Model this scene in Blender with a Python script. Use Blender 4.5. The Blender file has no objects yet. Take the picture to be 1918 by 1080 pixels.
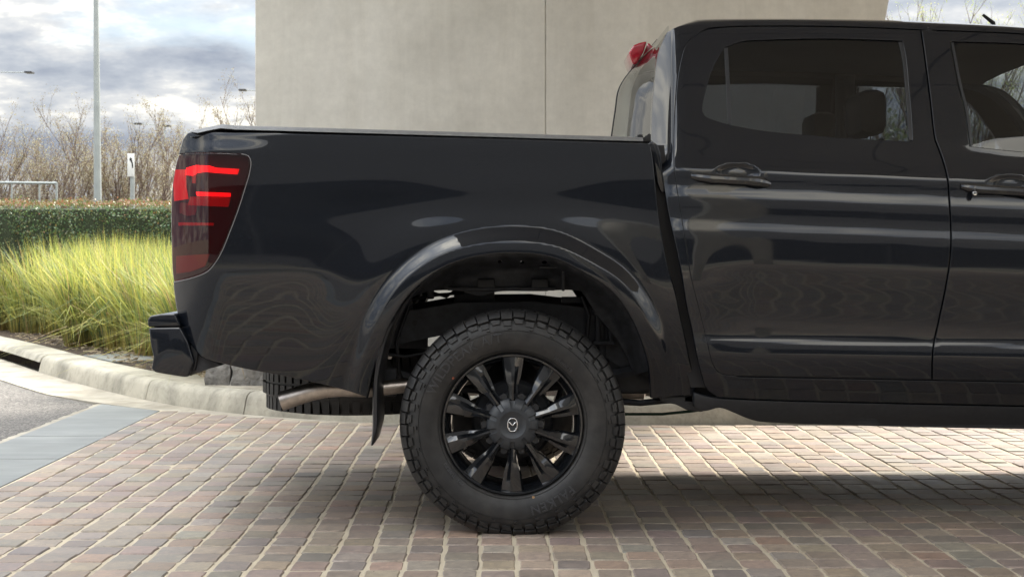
import bpy, bmesh, math, random
import numpy as np
from mathutils import Vector, Matrix
from mathutils.geometry import delaunay_2d_cdt
R = math.radians
random.seed(7); rng = np.random.default_rng(7)
S = bpy.context.scene; C = S.collection

# ------------------------------------------------------------ camera, world, sun, exposure
CAMH, CD, F = 0.985, 5.0, 2705.0          # eye height, metres to the wheel plane, focal length in photo pixels
cd = bpy.data.cameras.new('camera'); cam = bpy.data.objects.new('camera', cd); C.objects.link(cam); S.camera = cam
cam.location = (0, -CD, CAMH); cam.rotation_euler = (R(90), 0, 0)
cd.sensor_width = 36; cd.lens = 36*F/1918; cd.shift_y = -65/1918; cd.clip_end = 3000; cd.clip_start = .05
cd.dof.use_dof = True; cd.dof.focus_distance = 5.1; cd.dof.aperture_fstop = 10
S.render.resolution_x = 1024; S.render.resolution_y = 576
S.view_settings.view_transform = 'Standard'; S.view_settings.look = 'None'
S.view_settings.exposure = 2.0; S.view_settings.gamma = 1; S.view_settings.use_curve_mapping = False
SUN_EL, SUN_AZ = 40, 42
w = bpy.data.worlds.new('World'); S.world = w; w.use_nodes = True
nt = w.node_tree; nt.nodes.clear()
def N(nt, t, **k):
    n = nt.nodes.new(t)
    for a, b in k.items():
        if a in n.inputs.keys(): n.inputs[a].default_value = b
        else: setattr(n, a, b)
    return n
def ramp(nt, fac, stops, interp='LINEAR'):
    r = nt.nodes.new('ShaderNodeValToRGB'); r.color_ramp.interpolation = interp
    e = r.color_ramp.elements
    while len(e) < len(stops): e.new(.5)
    for i, (p, c) in enumerate(stops):
        e[i].position = p; e[i].color = (*c, 1) if len(c) == 3 else c
    nt.links.new(fac, r.inputs[0]); return r
def math_(nt, op, a, b=None, c=None):
    m = nt.nodes.new('ShaderNodeMath'); m.operation = op
    for i, v in enumerate((a, b, c)):
        if v is None: continue
        if isinstance(v, (int, float)): m.inputs[i].default_value = v
        else: nt.links.new(v, m.inputs[i])
    return m.outputs[0]
def mixc(nt, fac, a, b, bt='MIX'):
    m = nt.nodes.new('ShaderNodeMix'); m.data_type = 'RGBA'; m.blend_type = bt
    for s, v in ((m.inputs[0], fac), (m.inputs[6], a), (m.inputs[7], b)):
        if isinstance(v, (int, float)): s.default_value = v
        elif isinstance(v, tuple): s.default_value = (*v, 1) if len(v) == 3 else v
        else: nt.links.new(v, s)
    return m.outputs[2]
def world():
    L = nt.links.new
    sky = N(nt, 'ShaderNodeTexSky', sky_type='NISHITA', sun_disc=False)
    sky.sun_elevation = R(SUN_EL); sky.sun_rotation = R(SUN_AZ); sky.dust_density = 2.0
    tc = N(nt, 'ShaderNodeTexCoord'); sep = N(nt, 'ShaderNodeSeparateXYZ'); L(tc.outputs['Generated'], sep.inputs[0])
    # clouds lie on a flat layer: direction projected to a plane high above
    zz = math_(nt, 'ADD', math_(nt, 'MAXIMUM', sep.outputs[2], 0.0), 0.22)
    cx = math_(nt, 'DIVIDE', sep.outputs[0], zz); cy = math_(nt, 'DIVIDE', sep.outputs[1], zz)
    cb = N(nt, 'ShaderNodeCombineXYZ'); L(cx, cb.inputs[0]); L(cy, cb.inputs[1]); cb.inputs[2].default_value = 3.3
    n1 = N(nt, 'ShaderNodeTexNoise', Scale=1.3, Detail=9.0, Roughness=.56, Distortion=.25); L(cb.outputs[0], n1.inputs['Vector'])
    mp = N(nt, 'ShaderNodeMapping'); L(cb.outputs[0], mp.inputs[0]); mp.inputs['Location'].default_value = (.32, .12, 5)
    n2 = N(nt, 'ShaderNodeTexNoise', Scale=2.0, Detail=7.0, Roughness=.6); L(mp.outputs[0], n2.inputs['Vector'])
    n3 = N(nt, 'ShaderNodeTexNoise', Scale=6.5, Detail=6.0, Roughness=.6); L(mp.outputs[0], n3.inputs['Vector'])
    f2 = math_(nt, 'ADD', math_(nt, 'MULTIPLY', n2.outputs[0], .8), math_(nt, 'MULTIPLY', n3.outputs[0], .2))
    shade = ramp(nt, f2, [(.38, (.090, .101, .122)), (.46, (.133, .143, .158)), (.52, (.19, .193, .195)), (.57, (.31, .30, .27))])
    mask = ramp(nt, n1.outputs[0], [(.28, (0, 0, 0)), (.42, (1, 1, 1))])
    skyc = mixc(nt, 1.0, sky.outputs[0], (.05, .05, .05), 'MULTIPLY')
    # extra brightness added towards the zenith, above the view, to light the scene
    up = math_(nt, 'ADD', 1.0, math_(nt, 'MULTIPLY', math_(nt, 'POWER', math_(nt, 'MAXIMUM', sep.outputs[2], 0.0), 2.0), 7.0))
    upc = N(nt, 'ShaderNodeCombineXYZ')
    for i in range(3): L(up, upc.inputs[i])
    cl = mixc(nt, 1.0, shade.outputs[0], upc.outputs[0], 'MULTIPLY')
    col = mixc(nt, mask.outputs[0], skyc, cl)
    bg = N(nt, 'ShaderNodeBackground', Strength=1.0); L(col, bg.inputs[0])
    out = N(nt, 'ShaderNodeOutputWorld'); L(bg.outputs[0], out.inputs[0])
world()
sd = bpy.data.lights.new('sun', 'SUN'); sun = bpy.data.objects.new('sun', sd); C.objects.link(sun)
sd.energy = 2.3; sd.angle = R(15); sd.color = (1, .93, .82)
sdir = Vector((math.sin(R(SUN_AZ))*math.cos(R(SUN_EL)), math.cos(R(SUN_AZ))*math.cos(R(SUN_EL)), math.sin(R(SUN_EL))))
sun.rotation_euler = (-sdir).to_track_quat('-Z', 'Y').to_euler(); sun.location = sdir*40

# ------------------------------------------------------------ helpers
def W(px, py, y=0.0):                     # photo pixel at depth y (metres behind the near wheel face) -> world
    s = (y+CD)/F
    return Vector(((px-959)*s, y, CAMH+(475-py)*s))
def G(px, py, z=0.0):                     # photo pixel on a level plane -> world
    Z = F*(CAMH-z)/(py-475)
    return Vector(((px-959)*Z/F, Z-CD, z))
def tag(o, label=None, cat=None, group=None, kind=None):
    if label: o['label'] = label
    if cat: o['category'] = cat
    if group: o['group'] = group
    if kind: o['kind'] = kind
    return o
def link(name, me, m=None, parent=None):
    o = bpy.data.objects.new(name, me); C.objects.link(o)
    if m is not None and me is not None: me.materials.append(m)
    if parent is not None: o.parent = parent
    return o
def empty(name, label=None, cat=None, group=None, kind=None, loc=(0, 0, 0), parent=None):
    o = bpy.data.objects.new(name, None); C.objects.link(o); o.location = loc; o.empty_display_size = .1
    if parent is not None: o.parent = parent
    return tag(o, label, cat, group, kind)
def pyd(name, vs, fs, m=None, parent=None, smooth=False):
    me = bpy.data.meshes.new(name); me.from_pydata([tuple(v) for v in vs], [], [tuple(f) for f in fs]); me.update()
    if smooth: me.polygons.foreach_set('use_smooth', [True]*len(me.polygons))
    return link(name, me, m, parent)
def fin(name, bm, m=None, parent=None, smooth=False, angle=None):
    bmesh.ops.recalc_face_normals(bm, faces=bm.faces)
    me = bpy.data.meshes.new(name); bm.to_mesh(me); bm.free()
    if smooth or angle:
        me.polygons.foreach_set('use_smooth', [True]*len(me.polygons))
        if angle: me.set_sharp_from_angle(angle=R(angle))
    return link(name, me, m, parent)
def add_box(bm, x0, x1, y0, y1, z0, z1):
    v = [bm.verts.new((x, y, z)) for x in (x0, x1) for y in (y0, y1) for z in (z0, z1)]
    for f in ((0, 1, 3, 2), (4, 6, 7, 5), (0, 4, 5, 1), (2, 3, 7, 6), (0, 2, 6, 4), (1, 5, 7, 3)): bm.faces.new([v[i] for i in f])
    return v
def box(name, b, m, parent=None, bevel=0):
    bm = bmesh.new(); add_box(bm, *b)
    if bevel: bmesh.ops.bevel(bm, geom=bm.edges[:], offset=bevel, segments=2, affect='EDGES', profile=.5)
    return fin(name, bm, m, parent, angle=35 if bevel else None)
def add_tube(bm, pts, rad, n=8, cap=True):
    pts = [Vector(p) for p in pts]; rad = rad if isinstance(rad, (list, tuple)) else [rad]*len(pts)
    rings = []; up = None
    for i, p in enumerate(pts):
        t = (pts[min(i+1, len(pts)-1)]-pts[max(i-1, 0)]).normalized()
        if up is None: up = Vector((0, 0, 1)) if abs(t.z) < .9 else Vector((0, 1, 0))
        a = t.cross(up).normalized(); b = a.cross(t).normalized(); up = b
        rings.append([bm.verts.new(p+(a*math.cos(2*math.pi*k/n)+b*math.sin(2*math.pi*k/n))*rad[i]) for k in range(n)])
    for i in range(len(rings)-1):
        for k in range(n): bm.faces.new((rings[i][k], rings[i][(k+1) % n], rings[i+1][(k+1) % n], rings[i+1][k]))
    if cap: bm.faces.new(rings[0][::-1]); bm.faces.new(rings[-1])
def tube(name, pts, rad, m, parent=None, n=10):
    bm = bmesh.new(); add_tube(bm, pts, rad, n); return fin(name, bm, m, parent, angle=50)
def lathe(name, prof, m, parent=None, n=64, c=(0, 0, 0), closed=False, angle=40):
    """profile (r, y) turned about the Y axis"""
    vs = []; fs = []; k = len(prof)
    for i in range(n):
        a = 2*math.pi*i/n
        for r, y in prof: vs.append((c[0]+r*math.cos(a), c[1]+y, c[2]+r*math.sin(a)))
    for i in range(n):
        j = (i+1) % n
        for q in range(k if closed else k-1):
            q2 = (q+1) % k
            fs.append((i*k+q, i*k+q2, j*k+q2, j*k+q))
    me = bpy.data.meshes.new(name); me.from_pydata(vs, [], fs)
    bm = bmesh.new(); bm.from_mesh(me); bmesh.ops.remove_doubles(bm, verts=bm.verts, dist=1e-5); bpy.data.meshes.remove(me)
    return fin(name, bm, m, parent, angle=angle)
def prism(name, pts, y0, y1, m, parent=None, bevel=0, px=True, seg=3):
    """outline in photo pixels (at depth y0) given depth from y0 to y1"""
    a = [W(p[0], p[1], y0) for p in pts] if px else [Vector((p[0], y0, p[1])) for p in pts]
    bm = bmesh.new()
    va = [bm.verts.new(p) for p in a]; vb = [bm.verts.new((p.x, y1, p.z)) for p in a]; n = len(a)
    bm.faces.new(va); bm.faces.new(vb[::-1])
    for i in range(n): bm.faces.new((va[i], vb[i], vb[(i+1) % n], va[(i+1) % n]))
    bmesh.ops.recalc_face_normals(bm, faces=bm.faces)
    if bevel: bmesh.ops.bevel(bm, geom=bm.edges[:], offset=bevel, segments=seg, affect='EDGES', profile=.5, clamp_overlap=True)
    return fin(name, bm, m, parent, angle=40 if bevel else None)
def cr(pts, step=7.0, closed=False):
    """Catmull-Rom through the points, resampled"""
    P = [np.array(p, float) for p in pts]
    if len(P) == 2:
        n = max(1, int(np.linalg.norm(P[1]-P[0])/step)); return [tuple(P[0]+(P[1]-P[0])*i/n) for i in range(n+1)]
    out = []; n = len(P); rg = range(n if closed else n-1)
    for i in rg:
        if closed: p0, p1, p2, p3 = P[(i-1) % n], P[i], P[(i+1) % n], P[(i+2) % n]
        else: p0, p1, p2, p3 = (P[i-1] if i > 0 else 2*P[0]-P[1]), P[i], P[i+1], (P[i+2] if i+2 < n else 2*P[-1]-P[-2])
        # centripetal
        t1 = max(np.linalg.norm(p1-p0), 1e-6)**.5; t2 = t1+max(np.linalg.norm(p2-p1), 1e-6)**.5; t3 = t2+max(np.linalg.norm(p3-p2), 1e-6)**.5
        k = max(1, int(np.linalg.norm(p2-p1)/step))
        for j in range(k):
            t = t1+(t2-t1)*j/k
            A1 = (t1-t)/t1*p0+t/t1*p1; A2 = (t2-t)/(t2-t1)*p1+(t-t1)/(t2-t1)*p2; A3 = (t3-t)/(t3-t2)*p2+(t-t2)/(t3-t2)*p3
            B1 = (t2-t)/t2*A1+t/t2*A2; B2 = (t3-t)/(t3-t1)*A2+(t-t1)/(t3-t1)*A3
            out.append(tuple((t2-t)/(t2-t1)*B1+(t-t1)/(t2-t1)*B2))
    if not closed: out.append(tuple(P[-1]))
    return out
def loop(*segs):
    out = []
    for s in segs:
        for p in cr(s):
            if not out or math.hypot(p[0]-out[-1][0], p[1]-out[-1][1]) > 1.2: out.append(p)
    if math.hypot(out[0][0]-out[-1][0], out[0][1]-out[-1][1]) < 1.5: out.pop()
    return out
def area(l): return .5*sum(l[i][0]*l[(i+1) % len(l)][1]-l[(i+1) % len(l)][0]*l[i][1] for i in range(len(l)))
def inset(l, d):
    """move loop to its inside by d pixels (negative: outside)"""
    s = 1 if area(l) > 0 else -1; n = len(l); out = []
    for i in range(n):
        ax, ay = l[(i+1) % n][0]-l[i-1][0], l[(i+1) % n][1]-l[i-1][1]; k = math.hypot(ax, ay) or 1
        out.append((l[i][0]-s*ay/k*d, l[i][1]+s*ax/k*d))
    return out
def normals2(l):                          # outward normals of a loop
    o = inset(l, -1); return [(o[i][0]-l[i][0], o[i][1]-l[i][1]) for i in range(len(l))]
def inside(px, py, l):
    L = np.array(l); x0, y0 = L[:, 0], L[:, 1]; x1, y1 = np.roll(x0, -1), np.roll(y0, -1)
    px = np.asarray(px)[:, None]; py = np.asarray(py)[:, None]
    c = ((y0 > py) != (y1 > py)) & (px < (x1-x0)*(py-y0)/np.where(y1 == y0, 1e-9, y1-y0)+x0)
    return c.sum(1) % 2 == 1
def dist_loop(px, py, l, closed=True):
    L = np.array(l); A = L if closed else L[:-1]; B = np.roll(L, -1, 0) if closed else L[1:]
    d = B-A; q = np.stack([px, py], 1)[:, None, :]-A[None]
    t = np.clip((q*d[None]).sum(2)/np.maximum((d*d).sum(1), 1e-9), 0, 1)
    return np.sqrt(((q-t[..., None]*d[None])**2).sum(2)).min(1)
class pchip:
    def __init__(s, xy):
        s.x = np.array([a for a, b in xy], float); s.y = np.array([b for a, b in xy], float)
        h = np.diff(s.x); dl = np.diff(s.y)/h; m = np.zeros(len(s.x))
        for i in range(1, len(h)):
            if dl[i-1]*dl[i] > 0:
                w1, w2 = 2*h[i]+h[i-1], h[i]+2*h[i-1]; m[i] = (w1+w2)/(w1/dl[i-1]+w2/dl[i])
        m[0], m[-1] = dl[0], dl[-1]; s.m, s.h = m, h
    def __call__(s, v):
        v = np.asarray(v, float); i = np.clip(np.searchsorted(s.x, v)-1, 0, len(s.h)-1)
        t = (v-s.x[i])/s.h[i]; lo = t < 0; hi = t > 1; tc = np.clip(t, 0, 1); h = s.h[i]
        r = (1+2*tc)*(1-tc)**2*s.y[i]+tc*(1-tc)**2*h*s.m[i]+tc*tc*(3-2*tc)*s.y[i+1]+tc*tc*(tc-1)*h*s.m[i+1]
        return r+np.where(lo, t*h*s.m[i], 0)+np.where(hi, (t-1)*h*s.m[i+1], 0)
def sst(a, b, v):
    t = np.clip((v-a)/(b-a), 0, 1); return t*t*(3-2*t)
def Wn(px, py, y):
    s = (y+CD)/F; return np.stack([(px-959)*s, y, CAMH+(475-py)*s], 1)
YC = 0.94                                 # centre plane of the truck
def panel(name, outer, holes, yf, m, parent, gap=2.5, spacing=9, lip=.02, rnd=.0025, out=1.2, mirror=True, dy=0.0, fine=None):
    """pressed sheet: outline and holes in pixels, depth from yf(px,py); edges roll inwards; exact normals"""
    outer = inset(outer, gap) if gap else outer; holes = [inset(h, -gap) if gap else h for h in holes]
    loops = [outer]+holes
    xs = [p[0] for p in outer]; ys = [p[1] for p in outer]
    gx, gy = np.meshgrid(np.arange(min(xs), max(xs), spacing), np.arange(min(ys), max(ys), spacing)); gx, gy = gx.ravel(), gy.ravel()
    if fine is not None:
        fx, fy = np.meshgrid(np.arange(fine[0], fine[1], 4), np.arange(fine[2], fine[3], 4))
        k = ~((gx > fine[0]-4) & (gx < fine[1]+4) & (gy > fine[2]-4) & (gy < fine[3]+4))
        gx = np.concatenate([gx[k], fx.ravel()]); gy = np.concatenate([gy[k], fy.ravel()])
    ok = inside(gx, gy, outer)
    for h in holes: ok &= ~inside(gx, gy, h)
    gx, gy = gx[ok], gy[ok]
    for l in loops:
        k = dist_loop(gx, gy, l) > 3.5; gx, gy = gx[k], gy[k]
    verts = []; edges = []; rngs = []
    for l in loops:
        b = len(verts); verts += [Vector(p) for p in l]; n = len(l)
        edges += [(b+i, b+(i+1) % n) for i in range(n)]; rngs.append((b, n))
    verts += [Vector((float(a), float(b))) for a, b in zip(gx, gy)]
    V, E, Fc, ov, _, _ = delaunay_2d_cdt(verts, edges, [], 0, 1e-4)
    V = np.array([tuple(v) for v in V]); Fc = np.array(Fc)
    cx = V[Fc].mean(1); ok = inside(cx[:, 0], cx[:, 1], outer)
    for h in holes: ok &= ~inside(cx[:, 0], cx[:, 1], h)
    Fc = Fc[ok]
    idx = {}
    for i, o in enumerate(ov):
        for q in o: idx[q] = i
    f = lambda a, b: yf(a, b)+dy
    P = Wn(V[:, 0], V[:, 1], f(V[:, 0], V[:, 1])); e = 1.0
    du = Wn(V[:, 0]+e, V[:, 1], f(V[:, 0]+e, V[:, 1]))-Wn(V[:, 0]-e, V[:, 1], f(V[:, 0]-e, V[:, 1]))
    dv = Wn(V[:, 0], V[:, 1]+e, f(V[:, 0], V[:, 1]+e))-Wn(V[:, 0], V[:, 1]-e, f(V[:, 0], V[:, 1]-e))
    nn = np.cross(du, dv); nn /= np.linalg.norm(nn, axis=1)[:, None]; nn[nn[:, 1] > 0] *= -1
    # orient the flat faces to face -Y
    a, b, c = V[Fc[:, 0]], V[Fc[:, 1]], V[Fc[:, 2]]
    cr_ = (b[:, 0]-a[:, 0])*(c[:, 1]-a[:, 1])-(b[:, 1]-a[:, 1])*(c[:, 0]-a[:, 0])
    Fc = np.where((cr_ > 0)[:, None], Fc[:, ::-1], Fc)
    P = [tuple(p) for p in P]; nn = [tuple(q) for q in nn]; faces = [tuple(int(i) for i in t) for t in Fc]
    for li, l in enumerate(loops):
        b0, n = rngs[li]; o2 = normals2(l)
        if li: o2 = [(-p, -q) for p, q in o2]
        b1 = len(P)
        for i in range(n):
            s0 = idx[b0+i]; q = np.array(P[s0]); ox, oz = o2[i][0], -o2[i][1]; on = np.array([ox, 0, oz])
            P.append(tuple(q+on*out/541+np.array([0, rnd, 0]))); v = on+np.array(nn[s0])*.6; nn.append(tuple(v/np.linalg.norm(v)))
            P.append(tuple(q+on*out/541+np.array([0, lip, 0]))); nn.append(tuple(on))
        for i in range(n):
            j = (i+1) % n; s0, s1 = idx[b0+i], idx[b0+j]
            r0, r1, t0, t1 = b1+2*i, b1+2*j, b1+2*i+1, b1+2*j+1
            for fa in ((s0, s1, r1, r0), (r0, r1, t1, t0)):
                A, B, Cc = (np.array(P[k]) for k in fa[:3]); fn = np.cross(B-A, Cc-A)
                faces.append(fa if np.dot(fn, np.array(nn[r0])) > 0 else fa[::-1])
    obs = []
    for mi in ((False, True) if mirror else (False,)):
        PP = [(x, 2*YC-y, z) for x, y, z in P] if mi else P
        NN = [(x, -y, z) for x, y, z in nn] if mi else nn
        FF = [q[::-1] for q in faces] if mi else faces
        me = bpy.data.meshes.new(name); me.from_pydata(PP, [], FF); me.update()
        me.polygons.foreach_set('use_smooth', [True]*len(me.polygons))
        me.normals_split_custom_set_from_vertices(NN)
        par = parent[1 if mi else 0] if isinstance(parent, (list, tuple)) else parent
        obs.append(link(name, me, m, par))
    return obs
def mirror_obj(o, parent):
    me = o.data.copy(); bm = bmesh.new(); bm.from_mesh(me)
    for v in bm.verts: v.co.y = 2*YC-v.co.y
    bmesh.ops.reverse_faces(bm, faces=bm.faces); bm.to_mesh(me); bm.free()
    c = bpy.data.objects.new(o.name.split('.')[0], me); C.objects.link(c); c.parent = parent; return c

# ------------------------------------------------------------ materials
MATS = {}
def mat(name, col=(.5, .5, .5), rough=.6, metal=0, spec=.5, coat=0, noise=None, bump=None, **kw):
    m = bpy.data.materials.new(name); m.use_nodes = True; t = m.node_tree; b = t.nodes['Principled BSDF']
    b.inputs['Base Color'].default_value = (*col, 1); b.inputs['Roughness'].default_value = rough
    b.inputs['Metallic'].default_value = metal; b.inputs['Specular IOR Level'].default_value = spec
    b.inputs['Coat Weight'].default_value = coat; b.inputs['Coat Roughness'].default_value = .03
    for k, v in kw.items(): b.inputs[k].default_value = v
    tc = t.nodes.new('ShaderNodeTexCoord')
    if noise:                              # (scale, amount, [stretch])
        n = N(t, 'ShaderNodeTexNoise', Scale=noise[0], Detail=6.0, Roughness=.6); t.links.new(tc.outputs['Object'], n.inputs['Vector'])
        lo = tuple(c*(1-noise[1]) for c in col); hi = tuple(min(1, c*(1+noise[1])) for c in col)
        r = ramp(t, n.outputs[0], [(.3, lo), (.7, hi)]); t.links.new(r.outputs[0], b.inputs['Base Color'])
    if bump:
        n = N(t, 'ShaderNodeTexNoise', Scale=bump[0], Detail=5.0, Roughness=.65); t.links.new(tc.outputs['Object'], n.inputs['Vector'])
        bp = N(t, 'ShaderNodeBump', Strength=bump[1], Distance=bump[2] if len(bump) > 2 else .01); t.links.new(n.outputs[0], bp.inputs['Height']); t.links.new(bp.outputs[0], b.inputs['Normal'])
    MATS[name] = m; return m
PAINT = mat('black_paint', (.010, .012, .017), .5, spec=.1, coat=1.0, **{'Coat IOR': 1.55})
def paint_flakes():
    t = PAINT.node_tree; b = t.nodes['Principled BSDF']; tc = t.nodes.new('ShaderNodeTexCoord')
    n = N(t, 'ShaderNodeTexNoise', Scale=900.0, Detail=1.0); t.links.new(tc.outputs['Object'], n.inputs['Vector'])
    r = ramp(t, n.outputs[0], [(.35, (.002, .003, .0055)), (.72, (.006, .009, .016))]); t.links.new(r.outputs[0], b.inputs['Base Color'])
    # faint film of dust on the clear coat
    n2 = N(t, 'ShaderNodeTexNoise', Scale=5.0, Detail=8.0, Roughness=.7); t.links.new(tc.outputs['Object'], n2.inputs['Vector'])
    r2 = ramp(t, n2.outputs[0], [(.3, (.02, .02, .02)), (.75, (.055, .055, .055))]); t.links.new(r2.outputs[0], b.inputs['Coat Roughness'])
paint_flakes()
def backface(m, col):
    t = m.node_tree; b = t.nodes['Principled BSDF']; o = t.nodes['Material Output']; g = N(t, 'ShaderNodeNewGeometry'); d = N(t, 'ShaderNodeBsdfDiffuse', Color=(*col, 1)); mx = N(t, 'ShaderNodeMixShader')
    t.links.new(g.outputs['Backfacing'], mx.inputs[0]); t.links.new(b.outputs[0], mx.inputs[1]); t.links.new(d.outputs[0], mx.inputs[2]); t.links.new(mx.outputs[0], o.inputs[0])
PAINTC = PAINT.copy(); PAINTC.name = 'black_paint_trimmed_inside'
backface(PAINT, (.02, .02, .022)); backface(PAINTC, (.42, .41, .39))
GLOSSBLK = mat('gloss_black_alloy', (.008, .009, .011), .18, coat=1.0)
SATIN = mat('satin_black_plastic', (.022, .024, .028), .42, noise=(60, .2))
CAPM = mat('matt_grey_cap', (.035, .039, .045), .36, noise=(90, .15))
TRIM = mat('black_trim', (.010, .010, .012), .5)
UNDER = mat('dark_chassis', (.032, .034, .040), .6, noise=(25, .5), bump=(120, .2, .002))
RUBBER = mat('tyre_rubber', (.022, .022, .023), .5, noise=(30, .35), bump=(260, .12, .002))
LETTR = mat('lettering_rubber', (.045, .046, .05), .32)  # paler than the tyre: highlights on the raised letters put into the colour
COVER = mat('cover_vinyl', (.035, .035, .037), .55, noise=(40, .2), bump=(500, .2, .001))
COVEDGE = mat('cover_frame_grey', (.17, .17, .168), .38, noise=(60, .2))
CHROME = mat('chrome', (.75, .75, .76), .12, metal=1.0)
STEEL = mat('exhaust_steel', (.55, .49, .44), .36, metal=1.0, noise=(14, .35))
SEAT = mat('dark_seat_cloth', (.012, .012, .014), .8)
HEADL = mat('headliner', (.05, .05, .052), .9)
def glass_mat(name, tint, ior=1.5, extra=(0, 0, 0)):
    m = bpy.data.materials.new(name); m.use_nodes = True; t = m.node_tree; t.nodes.clear()
    tr = N(t, 'ShaderNodeBsdfTransparent', Color=(*tint, 1)); gl = N(t, 'ShaderNodeBsdfGlossy', Roughness=.015)
    f0 = ((ior-1)/(ior+1))**2; lw = N(t, 'ShaderNodeLayerWeight', Blend=.5); mx = N(t, 'ShaderNodeMixShader')
    fr_ = math_(t, 'ADD', f0*1.6, math_(t, 'MULTIPLY', math_(t, 'POWER', lw.outputs['Facing'], 5.0), 1-f0*1.6))
    t.links.new(fr_, mx.inputs[0]); t.links.new(tr.outputs[0], mx.inputs[1]); t.links.new(gl.outputs[0], mx.inputs[2])
    o = N(t, 'ShaderNodeOutputMaterial'); t.links.new(mx.outputs[0], o.inputs[0]); return m
TINT = glass_mat('tinted_glass', (.30, .33, .37), 1.5)
CLEAR = glass_mat('clear_glass', (.80, .84, .84), 1.5)
LENS = glass_mat('red_lens', (.62, .14, .15), 1.5)
def emis(name, col, base, st):
    return mat(name, base, .3, **{'Emission Color': (*col, 1), 'Emission Strength': st})
REDBAR = emis('lit_red_bar', (1, .012, .02), (.6, .02, .02), .75)
REDDIM = mat('red_reflector', (.62, .03, .035), .35)
REDMID = emis('dim_red_guide', (1, .012, .02), (.4, .015, .02), .16)
def led_bar():                             # light guide fed from its outer end, with the cells of its LEDs
    t = REDBAR.node_tree; b = t.nodes['Principled BSDF']; tc = t.nodes.new('ShaderNodeTexCoord'); s_ = t.nodes.new('ShaderNodeSeparateXYZ'); t.links.new(tc.outputs['Object'], s_.inputs[0])
    x = math_(t, 'DIVIDE', math_(t, 'ADD', s_.outputs[0], 1.13), .19); r = ramp(t, x, [(0, (1.35, 1.35, 1.35)), (.35, (1.0, 1.0, 1.0)), (.95, (.32, .32, .32))])
    wv = N(t, 'ShaderNodeTexWave', Scale=55.0, Distortion=.6); t.links.new(tc.outputs['Object'], wv.inputs['Vector'])
    k = math_(t, 'ADD', .62, math_(t, 'MULTIPLY', wv.outputs['Fac'], .55)); t.links.new(math_(t, 'MULTIPLY', r.outputs[0], k), b.inputs['Emission Strength'])
led_bar()
REDOUT = mat('red_stop_lens', (.50, .010, .028), .14, coat=1, **{'Transmission Weight': .15})
LAMPBLK = mat('lamp_housing', (.03, .018, .02), .45)
LAMPGREY = mat('reversing_lamp_reflector', (.20, .19, .20), .6)
AMBER = mat('amber_reflector', (.25, .05, .025), .4)
SEALM = mat('bright_lamp_seal', (.22, .22, .23), .3)

CONC = mat('kerb_concrete', (.40, .375, .32), .85, noise=(3.2, .22), bump=(60, .25, .004))
GUTTER = mat('gutter_concrete', (.38, .35, .295), .85, noise=(5, .18), bump=(60, .2, .003))
def asphalt():
    m = mat('asphalt', (.09, .085, .082), .95, bump=(180, .6, .006)); t = m.node_tree; b = t.nodes['Principled BSDF']
    tc = t.nodes.new('ShaderNodeTexCoord'); v = N(t, 'ShaderNodeTexVoronoi', Scale=95.0); t.links.new(tc.outputs['Object'], v.inputs['Vector'])
    r = ramp(t, v.outputs['Color'], [(.2, (.085, .08, .076)), (.6, (.15, .14, .13)), (.85, (.25, .235, .215))]); t.links.new(r.outputs[0], b.inputs['Base Color']); return m
ASPH = asphalt()
SLATE = mat('bluestone', (.215, .225, .222), .62, noise=(2.2, .14), bump=(90, .15, .002))
MULCH = mat('mulch', (.065, .045, .032), .95, noise=(30, .7), bump=(35, .9, .03))
STRAW = mat('dry_litter', (.30, .24, .16), .9, noise=(40, .4))
GROUNDM = mat('far_ground', (.16, .15, .12), .95, noise=(.8, .3))
MORTAR = mat('sandy_mortar', (.44, .385, .295), .95, bump=(140, .5, .004))
def mortar_stains():
    t = MORTAR.node_tree; b = t.nodes['Principled BSDF']; tc = t.nodes.new('ShaderNodeTexCoord')
    n = N(t, 'ShaderNodeTexNoise', Scale=.9, Detail=6.0, Roughness=.6); t.links.new(tc.outputs['Object'], n.inputs['Vector'])
    n2 = N(t, 'ShaderNodeTexNoise', Scale=9.0, Detail=4.0); t.links.new(tc.outputs['Object'], n2.inputs['Vector'])
    f = math_(t, 'ADD', math_(t, 'MULTIPLY', n.outputs[0], .7), math_(t, 'MULTIPLY', n2.outputs[0], .3))
    r = ramp(t, f, [(.34, (.22, .19, .15)), (.42, (.50, .43, .32)), (.65, (.60, .53, .41))]); t.links.new(r.outputs[0], b.inputs['Base Color'])
mortar_stains()
def stone_mat(name, src):
    m = mat(name, (.3, .26, .23), .62, bump=(70, .35, .004)); t = m.node_tree; b = t.nodes['Principled BSDF']
    if src == 'obj': c = N(t, 'ShaderNodeObjectInfo').outputs['Color']
    else:
        a = N(t, 'ShaderNodeAttribute', attribute_name='tone'); c = a.outputs['Color']
    g = N(t, 'ShaderNodeNewGeometry')
    n = N(t, 'ShaderNodeTexNoise', Scale=38.0, Detail=8.0, Roughness=.72, Distortion=.6); t.links.new(g.outputs['Position'], n.inputs['Vector'])
    r = ramp(t, n.outputs[0], [(.3, (.62, .62, .64)), (.5, (1, 1, 1)), (.72, (1.38, 1.34, 1.28))])
    x = mixc(t, 1.0, c, r.outputs[0], 'MULTIPLY')
    n2 = N(t, 'ShaderNodeTexNoise', Scale=1.1, Detail=5.0); t.links.new(g.outputs['Position'], n2.inputs['Vector'])
    r2 = ramp(t, n2.outputs[0], [(.35, (.82, .82, .84)), (.65, (1.1, 1.08, 1.05))])
    x = mixc(t, 1.0, x, r2.outputs[0], 'MULTIPLY'); t.links.new(x, b.inputs['Base Color'])
    r3 = ramp(t, n.outputs[0], [(.3, (.42, .42, .42)), (.7, (.75, .75, .75))]); t.links.new(r3.outputs[0], b.inputs['Roughness']); return m
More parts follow.
